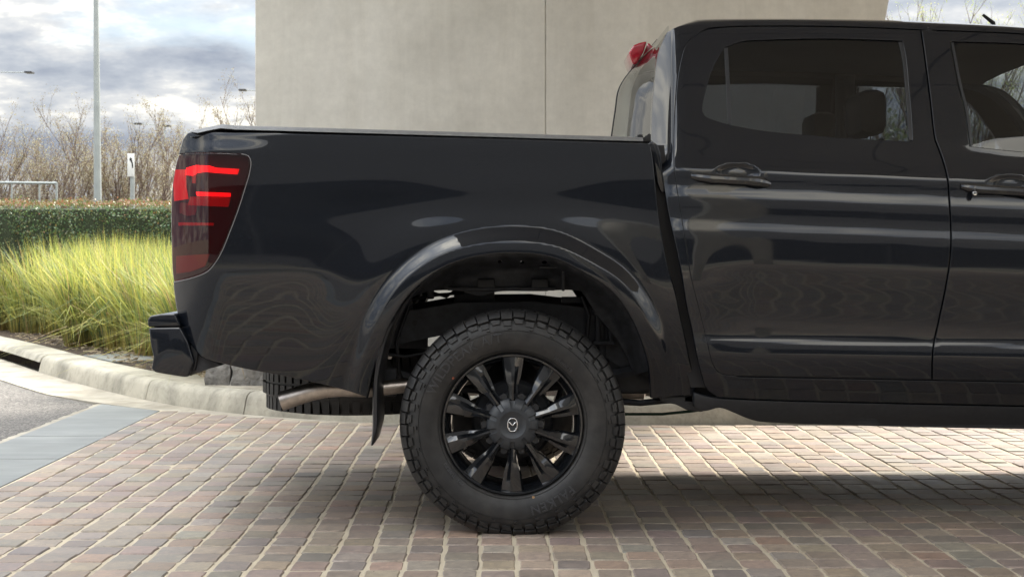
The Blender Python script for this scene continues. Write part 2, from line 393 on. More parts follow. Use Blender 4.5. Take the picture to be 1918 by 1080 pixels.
SETT = stone_mat('porphyry_sett', 'obj'); SETT2 = stone_mat('porphyry_sett_far', 'attr')
def render_mat():
    m = mat('wall_render', (.50, .475, .42), .9, bump=(160, .25, .003)); t = m.node_tree; b = t.nodes['Principled BSDF']
    tc = t.nodes.new('ShaderNodeTexCoord')
    n = N(t, 'ShaderNodeTexNoise', Scale=1.6, Detail=8.0, Roughness=.62, Distortion=.4); t.links.new(tc.outputs['Object'], n.inputs['Vector'])
    r = ramp(t, n.outputs[0], [(.32, (.66, .64, .58)), (.52, (.73, .71, .645)), (.7, (.78, .76, .69))])
    n2 = N(t, 'ShaderNodeTexNoise', Scale=14.0, Detail=8.0, Roughness=.7); t.links.new(tc.outputs['Object'], n2.inputs['Vector'])
    r2 = ramp(t, n2.outputs[0], [(.3, (.93, .93, .93)), (.7, (1.06, 1.06, 1.06))])
    t.links.new(mixc(t, 1.0, r.outputs[0], r2.outputs[0], 'MULTIPLY'), b.inputs['Base Color']); return m
RENDER = render_mat()
def stains(m, scale, lo, hi, stretch=(1, 1, 1), k0=.45, k1=.62):
    """weather stains over whatever colour the material has"""
    t = m.node_tree; b = t.nodes['Principled BSDF']; src = b.inputs['Base Color'].links[0].from_socket
    tc = t.nodes.new('ShaderNodeTexCoord'); mp = t.nodes.new('ShaderNodeMapping'); mp.inputs['Scale'].default_value = stretch; t.links.new(tc.outputs['Object'], mp.inputs[0])
    n = N(t, 'ShaderNodeTexNoise', Scale=scale, Detail=9.0, Roughness=.68, Distortion=.5); t.links.new(mp.outputs[0], n.inputs['Vector'])
    r = ramp(t, n.outputs[0], [(k0, lo), (k1, hi)]); t.links.new(mixc(t, 1.0, src, r.outputs[0], 'MULTIPLY'), b.inputs['Base Color'])
stains(CONC, 2.6, (.66, .66, .64), (1.04, 1.03, 1.0), (1, 1, .6), .36, .55)
stains(CONC, 22, (.84, .84, .83), (1.05, 1.05, 1.04), (1, 1, 1), .35, .5)
stains(GUTTER, 3.1, (.74, .72, .68), (1.03, 1.02, 1.0), (1, 1, 1), .38, .56)
stains(SLATE, 1.9, (.86, .87, .88), (1.06, 1.06, 1.05), (.5, 2.2, 1), .38, .6)
stains(RENDER, 2.2, (.955, .95, .94), (1.02, 1.02, 1.02), (2.6, 2.6, .22), .36, .56)
stains(RENDER, .7, (.93, .93, .92), (1.03, 1.03, 1.03), (1, 1, 1.4), .38, .62)
stains(RUBBER, 6.0, (.8, .8, .8), (1.7, 1.6, 1.45), (1, 1, 1), .42, .7)
def leafy(name, attr=True, trans=.45, rough=.5):
    m = bpy.data.materials.new(name); m.use_nodes = True; t = m.node_tree; t.nodes.clear()
    a = N(t, 'ShaderNodeAttribute', attribute_name='tone')
    d = N(t, 'ShaderNodeBsdfPrincipled', Roughness=rough); tr = N(t, 'ShaderNodeBsdfTranslucent'); mx = N(t, 'ShaderNodeMixShader', Fac=trans)
    t.links.new(a.outputs['Color'], d.inputs['Base Color']); t.links.new(mixc(t, 1.0, a.outputs['Color'], (1.2, 1.2, .85), 'MULTIPLY'), tr.inputs[0])
    t.links.new(d.outputs[0], mx.inputs[1]); t.links.new(tr.outputs[0], mx.inputs[2])
    o = N(t, 'ShaderNodeOutputMaterial'); t.links.new(mx.outputs[0], o.inputs[0]); return m
GRASS = leafy('strappy_grass', trans=.5); LEAF = leafy('hedge_leaf', trans=.3, rough=.35); BUD = leafy('blossom_buds', trans=.4, rough=.8)
BARK = mat('pale_bark', (.15, .11, .09), .9, noise=(20, .3))
GALV = mat('galvanised_steel', (.33, .36, .36), .5, metal=.3, noise=(6, .12))
DARKM = mat('dark_metal', (.05, .05, .055), .5)
SOFFIT = mat('soffit_panel', (.40, .40, .40), .8, noise=(2, .1))
FACADE = mat('showroom_dark_cladding', (.085, .088, .095), .6)
FGLASS = mat('showroom_glass', (.02, .022, .025), .08)
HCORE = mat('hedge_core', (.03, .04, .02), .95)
ROCKM = mat('bluestone_rock', (.26, .25, .235), .85, noise=(11, .5), bump=(26, 1.0, .03))

# ------------------------------------------------------------ setting: ground, road, kerb, pavement
AX = Vector((1, .0163, 0)).normalized(); AY = Vector((-.0163, 1, 0)).normalized()
EDGE_X = -2.12                            # left edge of the setts (at Y=0 in rotated frame)
tag(pyd('ground', [(-400, -400, -.05), (400, -400, -.05), (400, 900, -.05), (-400, 900, -.05)], [(0, 1, 2, 3)], GROUNDM), kind='structure')
# kerb line from the photograph: foot of the kerb face
kl = [(-340, 599), (-150, 634), (0, 673), (91, 703), (180, 728), (272, 750), (362, 766), (456, 777), (600, 788), (760, 795), (1000, 797)]
kw = [G(*p) for p in kl]; kw += [Vector((x, kw[-1].y, 0)) for x in (1.2, 2.4, 3.6, 5, 7, 9, 12)]
kc = [Vector((*p, 0)) for p in cr([(v.x, v.y) for v in kw], step=.08)]
def kn(i):
    a, b = kc[max(i-1, 0)], kc[min(i+1, len(kc)-1)]; t = (b-a).normalized(); return Vector((-t.y, t.x, 0))
def kerb_strip(i0, i1, prof):
    """sections along the kerb; prof(x) -> list of (offset behind the face, z)"""
    rows = [[kc[i]+kn(i)*d+Vector((0, 0, z)) for d, z in prof(kc[i].x)] for i in range(i0, i1+1)]
    k = len(rows[0]); vs = [p for r in rows for p in r]; fs = []
    for i in range(len(rows)-1):
        for q in range(k-1): fs.append((i*k+q, (i+1)*k+q, (i+1)*k+q+1, i*k+q+1))
    fs.append(tuple(range(k))); fs.append(tuple((len(rows)-1)*k+q for q in range(k-1, -1, -1)))
    return vs, fs
kerb = empty('kerb', kind='structure', loc=(0, 0, 0))
def seg_obj(name, i0, i1, prof, m, parent):
    vs, fs = kerb_strip(i0, i1, prof); bm = bmesh.new(); bv = [bm.verts.new(v) for v in vs]
    for f in fs: bm.faces.new([bv[i] for i in f])
    return fin(name, bm, m, parent, angle=50)
kerbprof = lambda x: [(0, -.06), (0, .004), (.022, .095), (.034, .122), (.058, .137), (.09, .142), (.30, .142), (.31, -.06)]
# joints at the places the photograph shows them
jx = [G(0, 673).x-2.2, G(0, 673).x-1.1, G(-60, 655).x, G(72, 697).x, G(275, 751).x, G(456, 777).x]
jx += [jx[-1]+1.12*k for k in range(1, 12)]
def kidx(x): return min(range(len(kc)), key=lambda i: abs(kc[i].x-x))
ji = [kidx(x) for x in jx]
for a, b in zip(ji[:-1], ji[1:]):
    i0, i1 = a, b
    if b-a < 2: continue
    is_inlet = (a == ji[2])
    if is_inlet:
        o = seg_obj('drain_lintel', i0, i1, lambda x: [(.004, .085), (.022, .112), (.04, .132), (.07, .142), (.30, .142), (.31, .085)], CONC, kerb)
        seg_obj('drain_recess', i0, i1, lambda x: [(.20, -.05), (.20, .084), (.24, .084), (.24, -.05)], MULCH, kerb)
    else:
        vs, fs = kerb_strip(i0, i1, kerbprof)
        t0 = (kc[i0+1]-kc[i0]).normalized()*.005; t1 = (kc[i1]-kc[i1-1]).normalized()*-.004
        k = 8
        for q in range(k): vs[q] = vs[q]+t0; vs[-1-q] = vs[-1-q]+t1
        bm = bmesh.new(); bv = [bm.verts.new(v) for v in vs]
        for f in fs: bm.faces.new([bv[i] for i in f])
        fin('kerb_segment', bm, CONC, kerb, angle=50)
def gw(x): return float(np.interp(x, [-6, -4.5, -2.9, -1.7, -.8, .5], [.42, .42, .42, .12, .06, .05]))
gut = seg_obj('gutter', 0, len(kc)-1, lambda x: [(-gw(x), -.06), (-gw(x), .004), (-gw(x)*.5, -.002), (-.001, .006), (-.001, -.06)], GUTTER, None); tag(gut, kind='structure')
# raised garden bed behind the kerb
back = [kc[i]+kn(i)*.305 for i in range(len(kc))]
vs = []; fs = []
for i, p in enumerate(back): vs += [(p.x, p.y, .128), (p.x*1.0-1.5*(1 if p.x < -2 else 0), max(p.y+1, 30), .20)]
for i in range(len(back)-1): fs.append((2*i, 2*i+2, 2*i+3, 2*i+1))
tag(pyd('garden_bed', vs, fs, MULCH), kind='structure')
# asphalt to the left of the stone band
rp = [kc[i]-kn(i)*(gw(kc[i].x)+.0) for i in range(0, kidx(-2.72)+1)]
e0 = AX*(EDGE_X-.50); rl = [(p.x, p.y, -.004) for p in rp if p.x < (e0+AY*p.y).x+.02]
end = e0+AY*4.45
vs = rl+[(end.x, end.y, -.004), (e0.x-AY.x*12, e0.y-12, -.004), (-60, -12, -.004), (-60, rl[0][1], -.004)]
# wavy edge where the asphalt meets the gutter
def wob(p, a=.012): return (p[0]+random.uniform(-a, a), p[1]+random.uniform(-a, a), p[2])
bm = bmesh.new(); bm.faces.new([bm.verts.new(wob(v) if i < len(rl) else v) for i, v in enumerate(vs)])
for f in bm.faces:
    f.normal_update()
    if f.normal.z < 0: f.normal_flip()
bmesh.ops.triangulate(bm, faces=bm.faces)
me = bpy.data.meshes.new('road'); bm.to_mesh(me); bm.free(); tag(link('road', me, ASPH), kind='structure')
# thin concrete strip beside the band
def rot(u, v, z=0): return AX*u+AY*v+Vector((0, 0, z))
band = empty('stone_band', kind='structure')
def gutter_v(u):                           # how far (in the rotated frame) the paving runs before the gutter
    best = None
    for i in range(0, len(kc)):
        p = kc[i]-kn(i)*gw(kc[i].x); uu, vv = p.dot(AX), p.dot(AY)
        if best is None or abs(uu-u) < best[0]: best = (abs(uu-u), vv)
    return best[1]
vj = [gutter_v(EDGE_X-.24), 2.81, 1.94]
while vj[-1] > -6: vj.append(vj[-1]-.87)
ends = (gutter_v(EDGE_X-.48), gutter_v(EDGE_X-.01))
for i in range(len(vj)-1):
    v1, v0 = vj[i], vj[i+1]; g = .003
    a = [rot(EDGE_X-.485, v0+g), rot(EDGE_X-.012, v0+g), rot(EDGE_X-.012, (ends[1] if i == 0 else v1)-g), rot(EDGE_X-.485, (ends[0] if i == 0 else v1)-g)]
    bm = bmesh.new(); lo = [bm.verts.new((p.x, p.y, -.05)) for p in a]; hi = [bm.verts.new((p.x, p.y, .006)) for p in a]
    bm.faces.new(hi); bm.faces.new(lo[::-1])
    for k in range(4): bm.faces.new((lo[k], lo[(k+1) % 4], hi[(k+1) % 4], hi[k]))
    bmesh.ops.bevel(bm, geom=[e for e in bm.edges if all(v.co.z > 0 for v in e.verts)], offset=.003, segments=2, affect='EDGES')
    fin('stone_slab', bm, SLATE, band, angle=40)
bm = bmesh.new(); prev = None
for k in range(260):
    v = -7+k*.05
    if v > gutter_v(EDGE_X-.5): break
    p, q = rot(EDGE_X-.489, v, .0015), rot(EDGE_X-.52-random.uniform(0, .022), v, .0015)
    c = (bm.verts.new(p), bm.verts.new(q))
    if prev: bm.faces.new((prev[0], c[0], c[1], prev[1]))
    prev = c
fin('joint_strip', bm, GUTTER, band)
# pavement: mortar bed and setts
pave = empty('pavement', kind='structure')
i0 = kidx(EDGE_X+.3)
mb = [rot(EDGE_X-.008, -9), rot(12, -9)]+[kc[i]-kn(i)*(gw(kc[i].x)-.01) for i in range(len(kc)-1, kidx(G(309, 770).x), -1)]+[rot(EDGE_X-.008, gutter_v(EDGE_X))]
bm = bmesh.new(); f = bm.faces.new([bm.verts.new((p.x, p.y, .0052)) for p in mb]); f.normal_update()
if f.normal.z < 0: f.normal_flip()
bmesh.ops.triangulate(bm, faces=bm.faces)
me = bpy.data.meshes.new('mortar_bed'); bm.to_mesh(me); bm.free(); link('mortar_bed', me, MORTAR, pave)
PU, PV = .1178, .125
def sett_mesh(k, lo=False):
    r = random.Random(k); a, b = .0535+r.uniform(-.0018, .0018), .0598+r.uniform(-.0014, .0014)
    c = r.uniform(.004, .011)
    base = [(-a+c, -b), (a-c, -b), (a, -b+c), (a, b-c), (a-c, b), (-a+c, b), (-a, b-c), (-a, -b+c)]
    pts = []
    for i in range(8):
        p, q = base[i], base[(i+1) % 8]
        pts.append((p[0]+r.uniform(-.0022, .0022), p[1]+r.uniform(-.0014, .0014)))
        if i in (0, 2, 4, 6) and not lo:
            m_ = ((p[0]+q[0])/2, (p[1]+q[1])/2); pts.append((m_[0]+r.uniform(-.003, .002), m_[1]+r.uniform(-.0018, .0018)))
    n = len(pts); top = .0085+r.uniform(-.0012, .0018); tx, ty = r.uniform(-.014, .014), r.uniform(-.014, .014)
    vs = [(x*1.0, y*1.0, -.012) for x, y in pts]+[(x, y, top-.0045+x*tx+y*ty) for x, y in pts]+[(x*.93, y*.935, top+x*tx+y*ty) for x, y in pts]
    vs.append((r.uniform(-.01, .01), r.uniform(-.01, .01), top+r.uniform(0, .0018)))
    fs = []
    for j in range(2):
        for i in range(n): fs.append((j*n+i, j*n+(i+1) % n, (j+1)*n+(i+1) % n, (j+1)*n+i))
    fs += [(2*n+i, 2*n+(i+1) % n, 3*n) for i in range(n)]
    return vs, fs
variants = []
for k in range(28):
    v, f = sett_mesh(k); me = bpy.data.meshes.new('paving_stone'); me.from_pydata(v, [], f); me.update()
    me.polygons.foreach_set('use_smooth', [True]*len(me.polygons)); me.set_sharp_from_angle(angle=R(38)); me.materials.append(SETT); variants.append((v, f, me))
pal = [((.250, .205, .178), 6), ((.228, .205, .184), 4), ((.275, .222, .180), 4), ((.232, .188, .172), 3), ((.305, .255, .205), 2), ((.292, .212, .170), 1.6), ((.188, .172, .165), 1.8), ((.27, .25, .22), 2)]
pw = [b for a, b in pal]
def sett_col(r):
    c = r.choices([a for a, b in pal], pw)[0]; c = tuple(.7*x+.3*y for x, y in zip(c, (.262, .210, .165))); k = r.uniform(.85, 1.13)*1.16
    return tuple(min(1, x*k*r.uniform(.96, 1.04)) for x in c)
gvx = np.arange(EDGE_X, 12, .1); gvv = np.array([gutter_v(u) for u in gvx])
cells = []; r = random.Random(3)
nu = int((11-EDGE_X)/PU)
coloff = [r.uniform(-.02, .02) for _ in range(nu)]
rowoff = {}
for i in range(nu):
    u = EDGE_X+PU*(i+.5)+r.uniform(-.002, .002); vmax = np.interp(u, gvx, gvv)-.004; vv = -8.4
    j = 0
    while vv < vmax-.03:
        v = vv+PV/2; sc = 1.0
        if vv+PV > vmax: sc = (vmax-vv)/PV; v = vv+sc*PV/2
        if j not in rowoff: rowoff[j] = r.uniform(-.004, .004)
        # columns wander gently
        uu = u+.007*math.sin(v*1.7+i*.10)+.003*math.sin(v*4.3+i*.23)
        p = rot(uu+r.uniform(-.0025, .0025), v+(rowoff[j]+r.uniform(-.002, .002))*(1 if sc == 1 else 0)+.004*math.sin(u*3+j))
        cells.append((p, sc, r.randrange(28), r.uniform(-.03, .03)+(math.pi if r.random() < .5 else 0), sett_col(r), r.uniform(-.0015, .0018)))
        vv += PV; j += 1
def showing(p):
    Z = p.y+CD
    if Z < 4.2: return 0
    px, py = 959+p.x*F/Z, 475+CAMH*F/Z
    if px < 15 or px > 1905 or py > 1072: return 0
    if math.hypot(px-960, py-789) < 216: return 0
    if py < 800 and px > 1300: return 0
    return 1/Z**3
order = sorted(range(len(cells)), key=lambda i: -showing(cells[i][0])); near = set(order[:300])
for i in order[:300]:
    p, sc, k, a, c, dz = cells[i]; o = bpy.data.objects.new('paving_stone', variants[k][2]); C.objects.link(o); o.parent = pave
    o.location = (p.x, p.y, dz); o.rotation_euler = (0, 0, a); o.scale = (1, sc, 1); o.color = (*c, 1)
VS, FS, CO = [], [], []; off = 0
for i, (p, sc, k, a, c, dz) in enumerate(cells):
    if i in near: continue
    far = p.y < -1.2 or p.x > 4.5 or p.x > 2.6+p.y*.4
    v, f, _ = variants[k]
    if far:
        m4 = [(-.052, -.058), (.052, -.058), (.052, .058), (-.052, .058)]
        v = [(x, y, -.01) for x, y in m4]+[(x*.94, y*.94, .007) for x, y in m4]; f = [(4, 5, 6, 7)]+[(q, (q+1) % 4, 4+(q+1) % 4, 4+q) for q in range(4)]
    ca, sa = math.cos(a), math.sin(a); va = np.array(v); va[:, 1] *= sc
    X = p.x+va[:, 0]*ca-va[:, 1]*sa; Y = p.y+va[:, 0]*sa+va[:, 1]*ca
    VS.append(np.stack([X, Y, va[:, 2]+dz], 1)); FS += [tuple(q+off for q in t) for t in f]; CO.append(np.tile(np.array([*c, 1.0]), (len(v), 1))); off += len(v)
def tone_mesh(name, V, Fs, Cc, m, parent=None, smooth=False, sharp=None):
    me = bpy.data.meshes.new(name); me.from_pydata(V.tolist() if hasattr(V, 'tolist') else V, [], Fs); me.update()
    at = me.color_attributes.new('tone', 'FLOAT_COLOR', 'POINT'); at.data.foreach_set('color', np.asarray(Cc, dtype=np.float32).ravel())
    if smooth:
        me.polygons.foreach_set('use_smooth', [True]*len(me.polygons))
        if sharp: me.set_sharp_from_angle(angle=R(sharp))
    return link(name, me, m, parent)
tag(tone_mesh('paving_stones', np.concatenate(VS), FS, np.concatenate(CO), SETT2, pave, True, 38), kind='stuff')
# grit and bits of leaf lying on the setts
bm = bmesh.new(); r = random.Random(8)
for k in range(150):
    x, y = r.uniform(-1.9, 2.6), r.uniform(-.9, 3.2); s_ = r.uniform(.0015, .0045); q = [Vector((x+r.uniform(-1, 1)*s_, y+r.uniform(-1, 1)*s_, .009+r.uniform(0, .004))) for _ in range(4)]
    vv = [bm.verts.new(p) for p in q]
    for f in ((0, 1, 2), (0, 3, 1), (0, 2, 3), (1, 3, 2)): bm.faces.new([vv[i] for i in f])
tag(fin('grit', bm, mat('grit_grey', (.12, .11, .09), .9), pave), kind='stuff')
# ------------------------------------------------------------ rendered wall, canopy and showroom behind the camera
wall = empty('rendered_wall', 'tall beige rendered wall with a vertical joint standing behind the black pickup', 'wall', loc=(0, 4.9, 0))
def wall_panel(x0, x1b, x1t, z0=.1, z1=5.38):
    bm = bmesh.new(); a = [(x0, z0), (x1b, z0), (x1t, z1), (x0, z1)]
    va = [bm.verts.new((x, 0, z)) for x, z in a]; vb = [bm.verts.new((x, .5, z)) for x, z in a]
    bm.faces.new(va); bm.faces.new(vb[::-1])
    for i in range(4): bm.faces.new((va[i], vb[i], vb[(i+1) % 4], va[(i+1) % 4]))
    bmesh.ops.recalc_face_normals(bm, faces=bm.faces); bmesh.ops.bevel(bm, geom=bm.edges[:], offset=.003, segments=1, affect='EDGES')
    return fin('wall_panel', bm, RENDER, wall)
sW = 9.9/F
jX = (1022-959)*sW
wall_panel((478-959)*sW, jX-.002, jX-.002)
xr = lambda z: (1665-959-.184*(475-(z-CAMH)/sW))*sW
wall_panel(jX+.002, xr(.1), xr(5.38))
box('joint_backing', (jX-.02, jX+.02, .012, .2, .1, 5.3), RENDER, wall)
can = empty('canopy', 'wide flat entrance canopy over the driveway with panelled soffit on concrete columns', 'canopy', loc=(0, 0, 5.4))
XL, XR, YN, YF = -1.55, 9.6, -5.4, 5.5
box('roof_slab', (XL, XR, YN, YF, .06, .45), FACADE, can)
nx, ny = 5, 5
sp = None
for i in range(nx):
    for j in range(ny):
        a, b = XL+(XR-XL)*i/nx, XL+(XR-XL)*(i+1)/nx; c, d = YN+(YF-YN)*j/ny, YN+(YF-YN)*(j+1)/ny
        box('soffit_panel', (a+.012, b-.012, c+.012, d-.012, .0, .055), SOFFIT, can)
for x, y in ((1.9, -7.0), (6.9, -7.0), (9.2, 4.9)):
    box('column', (x-.22, x+.22, y-.22, y+.22, -5.395, -.002), RENDER, can, .01)
shop = empty('showroom_building', 'low dark glass-fronted building facing the pickup from behind the camera', 'building', loc=(0, -17, 0))
box('wall', (-14, 22, -8, 0, -.04, 9.4), FACADE, shop)
for k in range(11):
    box('window', (-13.4+k*3.2, -13.4+k*3.2+3.1, .002, .06, .35, 3.3), FGLASS, shop)

# ------------------------------------------------------------ the pickup
truck = empty('pickup_truck', 'glossy black crew cab pickup with chunky off-road tyres parked on the stone paving', 'pickup truck', loc=(0, 0, 0))
lip_pts = [(752, 566), (783, 532), (832, 498), (890, 479), (964, 472), (1033, 480), (1096, 509), (1148, 544), (1182, 589), (1205, 641), (1217, 687), (1221, 744)]
lip_full = [(686, 745), (697, 700), (709, 664), (723, 618)]+lip_pts
lip = cr(lip_full, 6)
bedprof = pchip([(228, .105), (238, .072), (248, .0575), (262, .0508), (283, .0400), (288, .0388), (300, .037), (360, .031), (430, .028), (500, .030), (560, .040), (610, .055), (660, .078), (700, .102), (740, .130)])
bedflat = pchip([(228, .085), (238, .058), (248, .047), (262, .043), (283, .039), (300, .037), (360, .031), (430, .028), (500, .030), (560, .040), (610, .055), (660, .078), (700, .102), (740, .130)])
def bedY(px, py):
    px = np.asarray(px, float); py = np.asarray(py, float)
    k = 1-sst(420, 560, px); y = bedprof(py)*k+bedflat(py)*(1-k)
    y = y-.004*(1-sst(0, 7, np.abs(py-285)))*0
    u = np.maximum(0, (430-px)/541); y = y+.115*(u/.20)**3
    d = dist_loop(px, py, lip, False); d = np.where(inside(px, py, lip+[(1221, 900), (686, 900)]), 0, d)
    fade = sst(650, 720, px+0*(py))*.0+1
    low = 1-.55*sst(600, 740, py)
    y = y-(.032*(1-sst(20, 50, d))+.010*(1-sst(0, 40, d)))*low*fade-.022*np.exp(-(np.maximum(d-44, 0)/70)**2)*low
    # soft hollow between flare and shoulder
    y = y+.010*np.exp(-((px-960)/330)**2-((py-395)/38)**2)
    return y
L = loop
bed_outer = L([(352, 251), (440, 250), (620, 254), (900, 261), (1212, 270)],
              [(1216, 272), (1221, 300), (1226, 350), (1231, 400), (1240, 455), (1250, 505), (1262, 545), (1272, 592), (1283, 640), (1293, 688), (1302, 722), (1300, 735)],
              [(1300, 738), (1260, 740), (1224, 744)],
              [(1221, 744), (1217, 687), (1205, 641), (1182, 589), (1148, 544), (1096, 509), (1033, 480), (964, 472), (890, 479), (832, 498), (783, 532), (752, 566), (723, 618), (709, 664), (697, 700), (686, 745)],
              [(686, 741), (650, 729), (560, 707), (440, 684), (378, 667)],
              [(378, 667), (360, 645), (345, 620), (333, 580), (328, 545), (325, 525)],
              [(325, 525), (321, 470), (320, 395), (322, 350), (330, 303), (338, 280), (344, 262), (352, 251)])
lamp_outer = L([(335, 291), (346, 288), (360, 287), (410, 287), (450, 289)], [(450, 289), (462, 292), (468, 302), (465, 325), (457, 352), (445, 390), (430, 430), (415, 467), (402, 490), (387, 506), (360, 518), (326, 526)],
               [(326, 526), (323, 505), (322, 470), (321, 400), (323, 350), (330, 307), (335, 291)])
panel('bed_side', bed_outer, [], bedY, PAINT, truck, gap=0, spacing=8, lip=.035, dy=0.0) if False else None
# the lamp sits in a notch at the rear edge of the bed side
notch = L([(344, 262), (340, 276), (336, 289)], [(336, 287), (360, 285), (410, 285), (450, 287)], [(450, 287), (464, 290), (470, 302), (467, 326), (459, 353), (447, 391), (432, 431), (417, 468), (404, 491), (389, 508), (361, 520), (326, 528)], [(326, 528), (328, 545), (333, 580), (345, 620), (360, 645), (378, 667)],
          [(378, 667), (440, 684), (560, 707), (650, 729), (686, 741)],
          [(686, 745), (697, 700), (709, 664), (723, 618), (752, 566), (783, 532), (832, 498), (890, 479), (964, 472), (1033, 480), (1096, 509), (1148, 544), (1182, 589), (1205, 641), (1217, 687), (1221, 744)],
          [(1224, 744), (1260, 740), (1300, 738)],
          [(1300, 735), (1302, 722), (1293, 688), (1283, 640), (1272, 592), (1262, 545), (1250, 505), (1240, 455), (1231, 400), (1226, 350), (1221, 300), (1216, 272)],
          [(1212, 270), (900, 261), (620, 254), (440, 250), (352, 251), (344, 262)])
panel('bed_side', notch, [], bedY, PAINT, truck, gap=0, spacing=4, lip=.04, rnd=.005, out=2.2)
lamps = [empty('tail_light', parent=truck), empty('tail_light', parent=truck)]
panel('lens', lamp_outer, [], bedY, LENS, lamps, gap=1, spacing=9, lip=.02, dy=-.003)
panel('lamp_housing', inset(lamp_outer, 2), [], bedY, LAMPBLK, lamps, gap=0, spacing=12, lip=.05, dy=.022)
def lampbit(name, pts, m, dy):
    return panel(name, L(*[[pts[i], pts[(i+1) % len(pts)]] for i in range(len(pts))]), [], bedY, m, lamps, gap=0, spacing=8, lip=.008, dy=dy, out=.6)
lampbit('light_bar', [(347, 327), (349, 315), (367, 310), (392, 311), (405, 315), (447, 317), (444, 326), (405, 323), (385, 321), (368, 323), (362, 328)], REDBAR, .010)
lampbit('light_bar', [(367, 360), (431, 362), (431, 368), (369, 366)], REDBAR, .010)
lampbit('light_guide', [(328, 318), (347, 318), (348, 350), (352, 372), (326, 376), (325, 345)], REDMID, .014)
lampbit('light_guide', [(356, 369), (431, 371), (427, 387), (352, 384)], REDDIM, .013)
lampbit('light_guide', [(334, 417), (400, 418), (399, 422), (334, 422)], REDDIM, .013)
lampbit('light_guide', [(360, 328), (366, 328), (366, 343), (360, 343)], REDDIM, .013)
lampbit('reversing_lamp', [(338, 380), (370, 382), (366, 402), (350, 404), (336, 398)], LAMPGREY, .015)
lampbit('lower_reflector', [(330, 480), (392, 476), (384, 498), (358, 508), (330, 512)], AMBER, .015)
seal = [(452, 288.5), (465, 292), (470, 303), (467, 326), (459, 353), (447, 391), (432, 431), (417, 468), (404, 491), (389, 508), (361, 520), (327, 528)]
sp_ = cr(seal, 6); sa = np.array(sp_); sy = bedY(sa[:, 0], sa[:, 1])
o = tube('lamp_seal', [W(a, b, y-.001) for (a, b), y in zip(sp_, sy)], .0016, SEALM, lamps[0], 6); mirror_obj(o, lamps[1])
# tailgate, bed floor and inner walls
tg = [(340, 256), (336, 290), (330, 330), (328, 400), (330, 500), (334, 560), (342, 610), (352, 640), (372, 640), (372, 256)]
prism('tailgate', [(a+4, b) for a, b in tg], .19, 2*YC-.19, PAINT, truck, .012)
bm = bmesh.new()
y0 = .115; a, b = W(372, 268, y0), W(1215, 284, y0)
zf = W(600, 470, .2).z
add_box(bm, a.x, b.x, y0, y0+.012, zf, a.z-.01); add_box(bm, a.x, b.x, 2*YC-y0-.012, 2*YC-y0, zf, a.z-.01)
add_box(bm, a.x, b.x, y0+.02, 2*YC-y0-.02, zf, zf+.03); add_box(bm, b.x-.02, b.x, y0+.02, 2*YC-y0-.02, zf+.03, b.z-.01)
fin('bed_box', bm, UNDER, truck)
# inner guard in the wheel arch, with its holes and ribs
arch_in = L([(690, 700), (702, 640), (730, 575), (775, 522), (828, 487), (888, 465), (964, 457), (1036, 466), (1100, 495), (1155, 535), (1192, 584), (1216, 640), (1228, 690)], [(1228, 690), (1190, 700)],
            [(1190, 700), (1160, 640), (1120, 590), (1098, 556)], [(1098, 556), (1090, 545), (1000, 544), (930, 545), (900, 553), (860, 543), (800, 545), (770, 556)], [(770, 556), (745, 600), (728, 650), (715, 700), (690, 700)])
hole = lambda x, y, a, b: cr([(x+a*math.cos(t), y+b*math.sin(t)) for t in np.linspace(0, 2*math.pi, 9)[:-1]], 2, True)
def innerY(px, py): return .22+.10*sst(0, 40, dist_loop(np.asarray(px, float), np.asarray(py, float), lip, False))+.015*np.sin(np.asarray(px)/31.)
panel('inner_guard', arch_in, [hole(936, 490, 5, 4), hole(978, 491, 5, 4), hole(1020, 491, 6, 4)], innerY, UNDER, truck, gap=0, spacing=14, lip=.03, dy=0.0)
# liner that closes the wheel well towards the body
bm = bmesh.new(); ring = cr(lip_full, 12); pr = None
for p in ring:
    cx, cy = 960, 700; k = 1.0
    q = [bm.verts.new(W(p[0], p[1], yy)) for yy in (.012, .10, .36)]
    if pr:
        for j in range(2): bm.faces.new((pr[j], q[j], q[j+1], pr[j+1]))
    pr = q
o = fin('arch_liner', bm, UNDER, truck, smooth=True); mirror_obj(o, truck)
for x in (905, 1005):
    box('guard_bracket', (W(x-10, 0, .3).x, W(x+22, 0, .3).x, .285, .34, W(0, 545, .3).z, W(0, 522, .3).z), TRIM, truck, .004)
# chassis
def rail(y, name='chassis_rail'):
    pts = [(470, 640), (640, 625), (745, 585), (860, 566), (1000, 564), (1120, 578), (1215, 640), (1330, 700), (2700, 712)]
    low = [(2700, 765), (1330, 752), (1200, 712), (1100, 645), (1000, 618), (860, 620), (760, 640), (640, 672), (470, 672)]
    bm = bmesh.new(); pp = [W(a, b, .45) for a, b in pts+low]
    va = [bm.verts.new((p.x, y, p.z)) for p in pp]; vb = [bm.verts.new((p.x, y+.07, p.z)) for p in pp]; n = len(pp)
    for i in range(n): bm.faces.new((va[i], vb[i], vb[(i+1) % n], va[(i+1) % n]))
    for i in range(len(pts)-1):
        j = n-1-i
        for vv in (va, vb): bm.faces.new((vv[i], vv[i+1], vv[j-1], vv[j]))
    return fin(name, bm, UNDER, truck)
rail(.40); rail(2*YC-.47)
for px, py in ((777, 604), (1180, 618)):
    prism('rail_hole', [(px+5*math.cos(t), py+6*math.sin(t)) for t in np.linspace(0, 2*math.pi, 9)[:-1]], .392, .399, TRIM, truck)
tube('axle', [(W(960, 789).x, .30, .395), (W(960, 789).x, .78, .40), (W(960, 789).x, .94, .41), (W(960, 789).x, 1.10, .40), (W(960, 789).x, 1.58, .395)], [.045, .05, .14, .05, .045], UNDER, truck, 14)
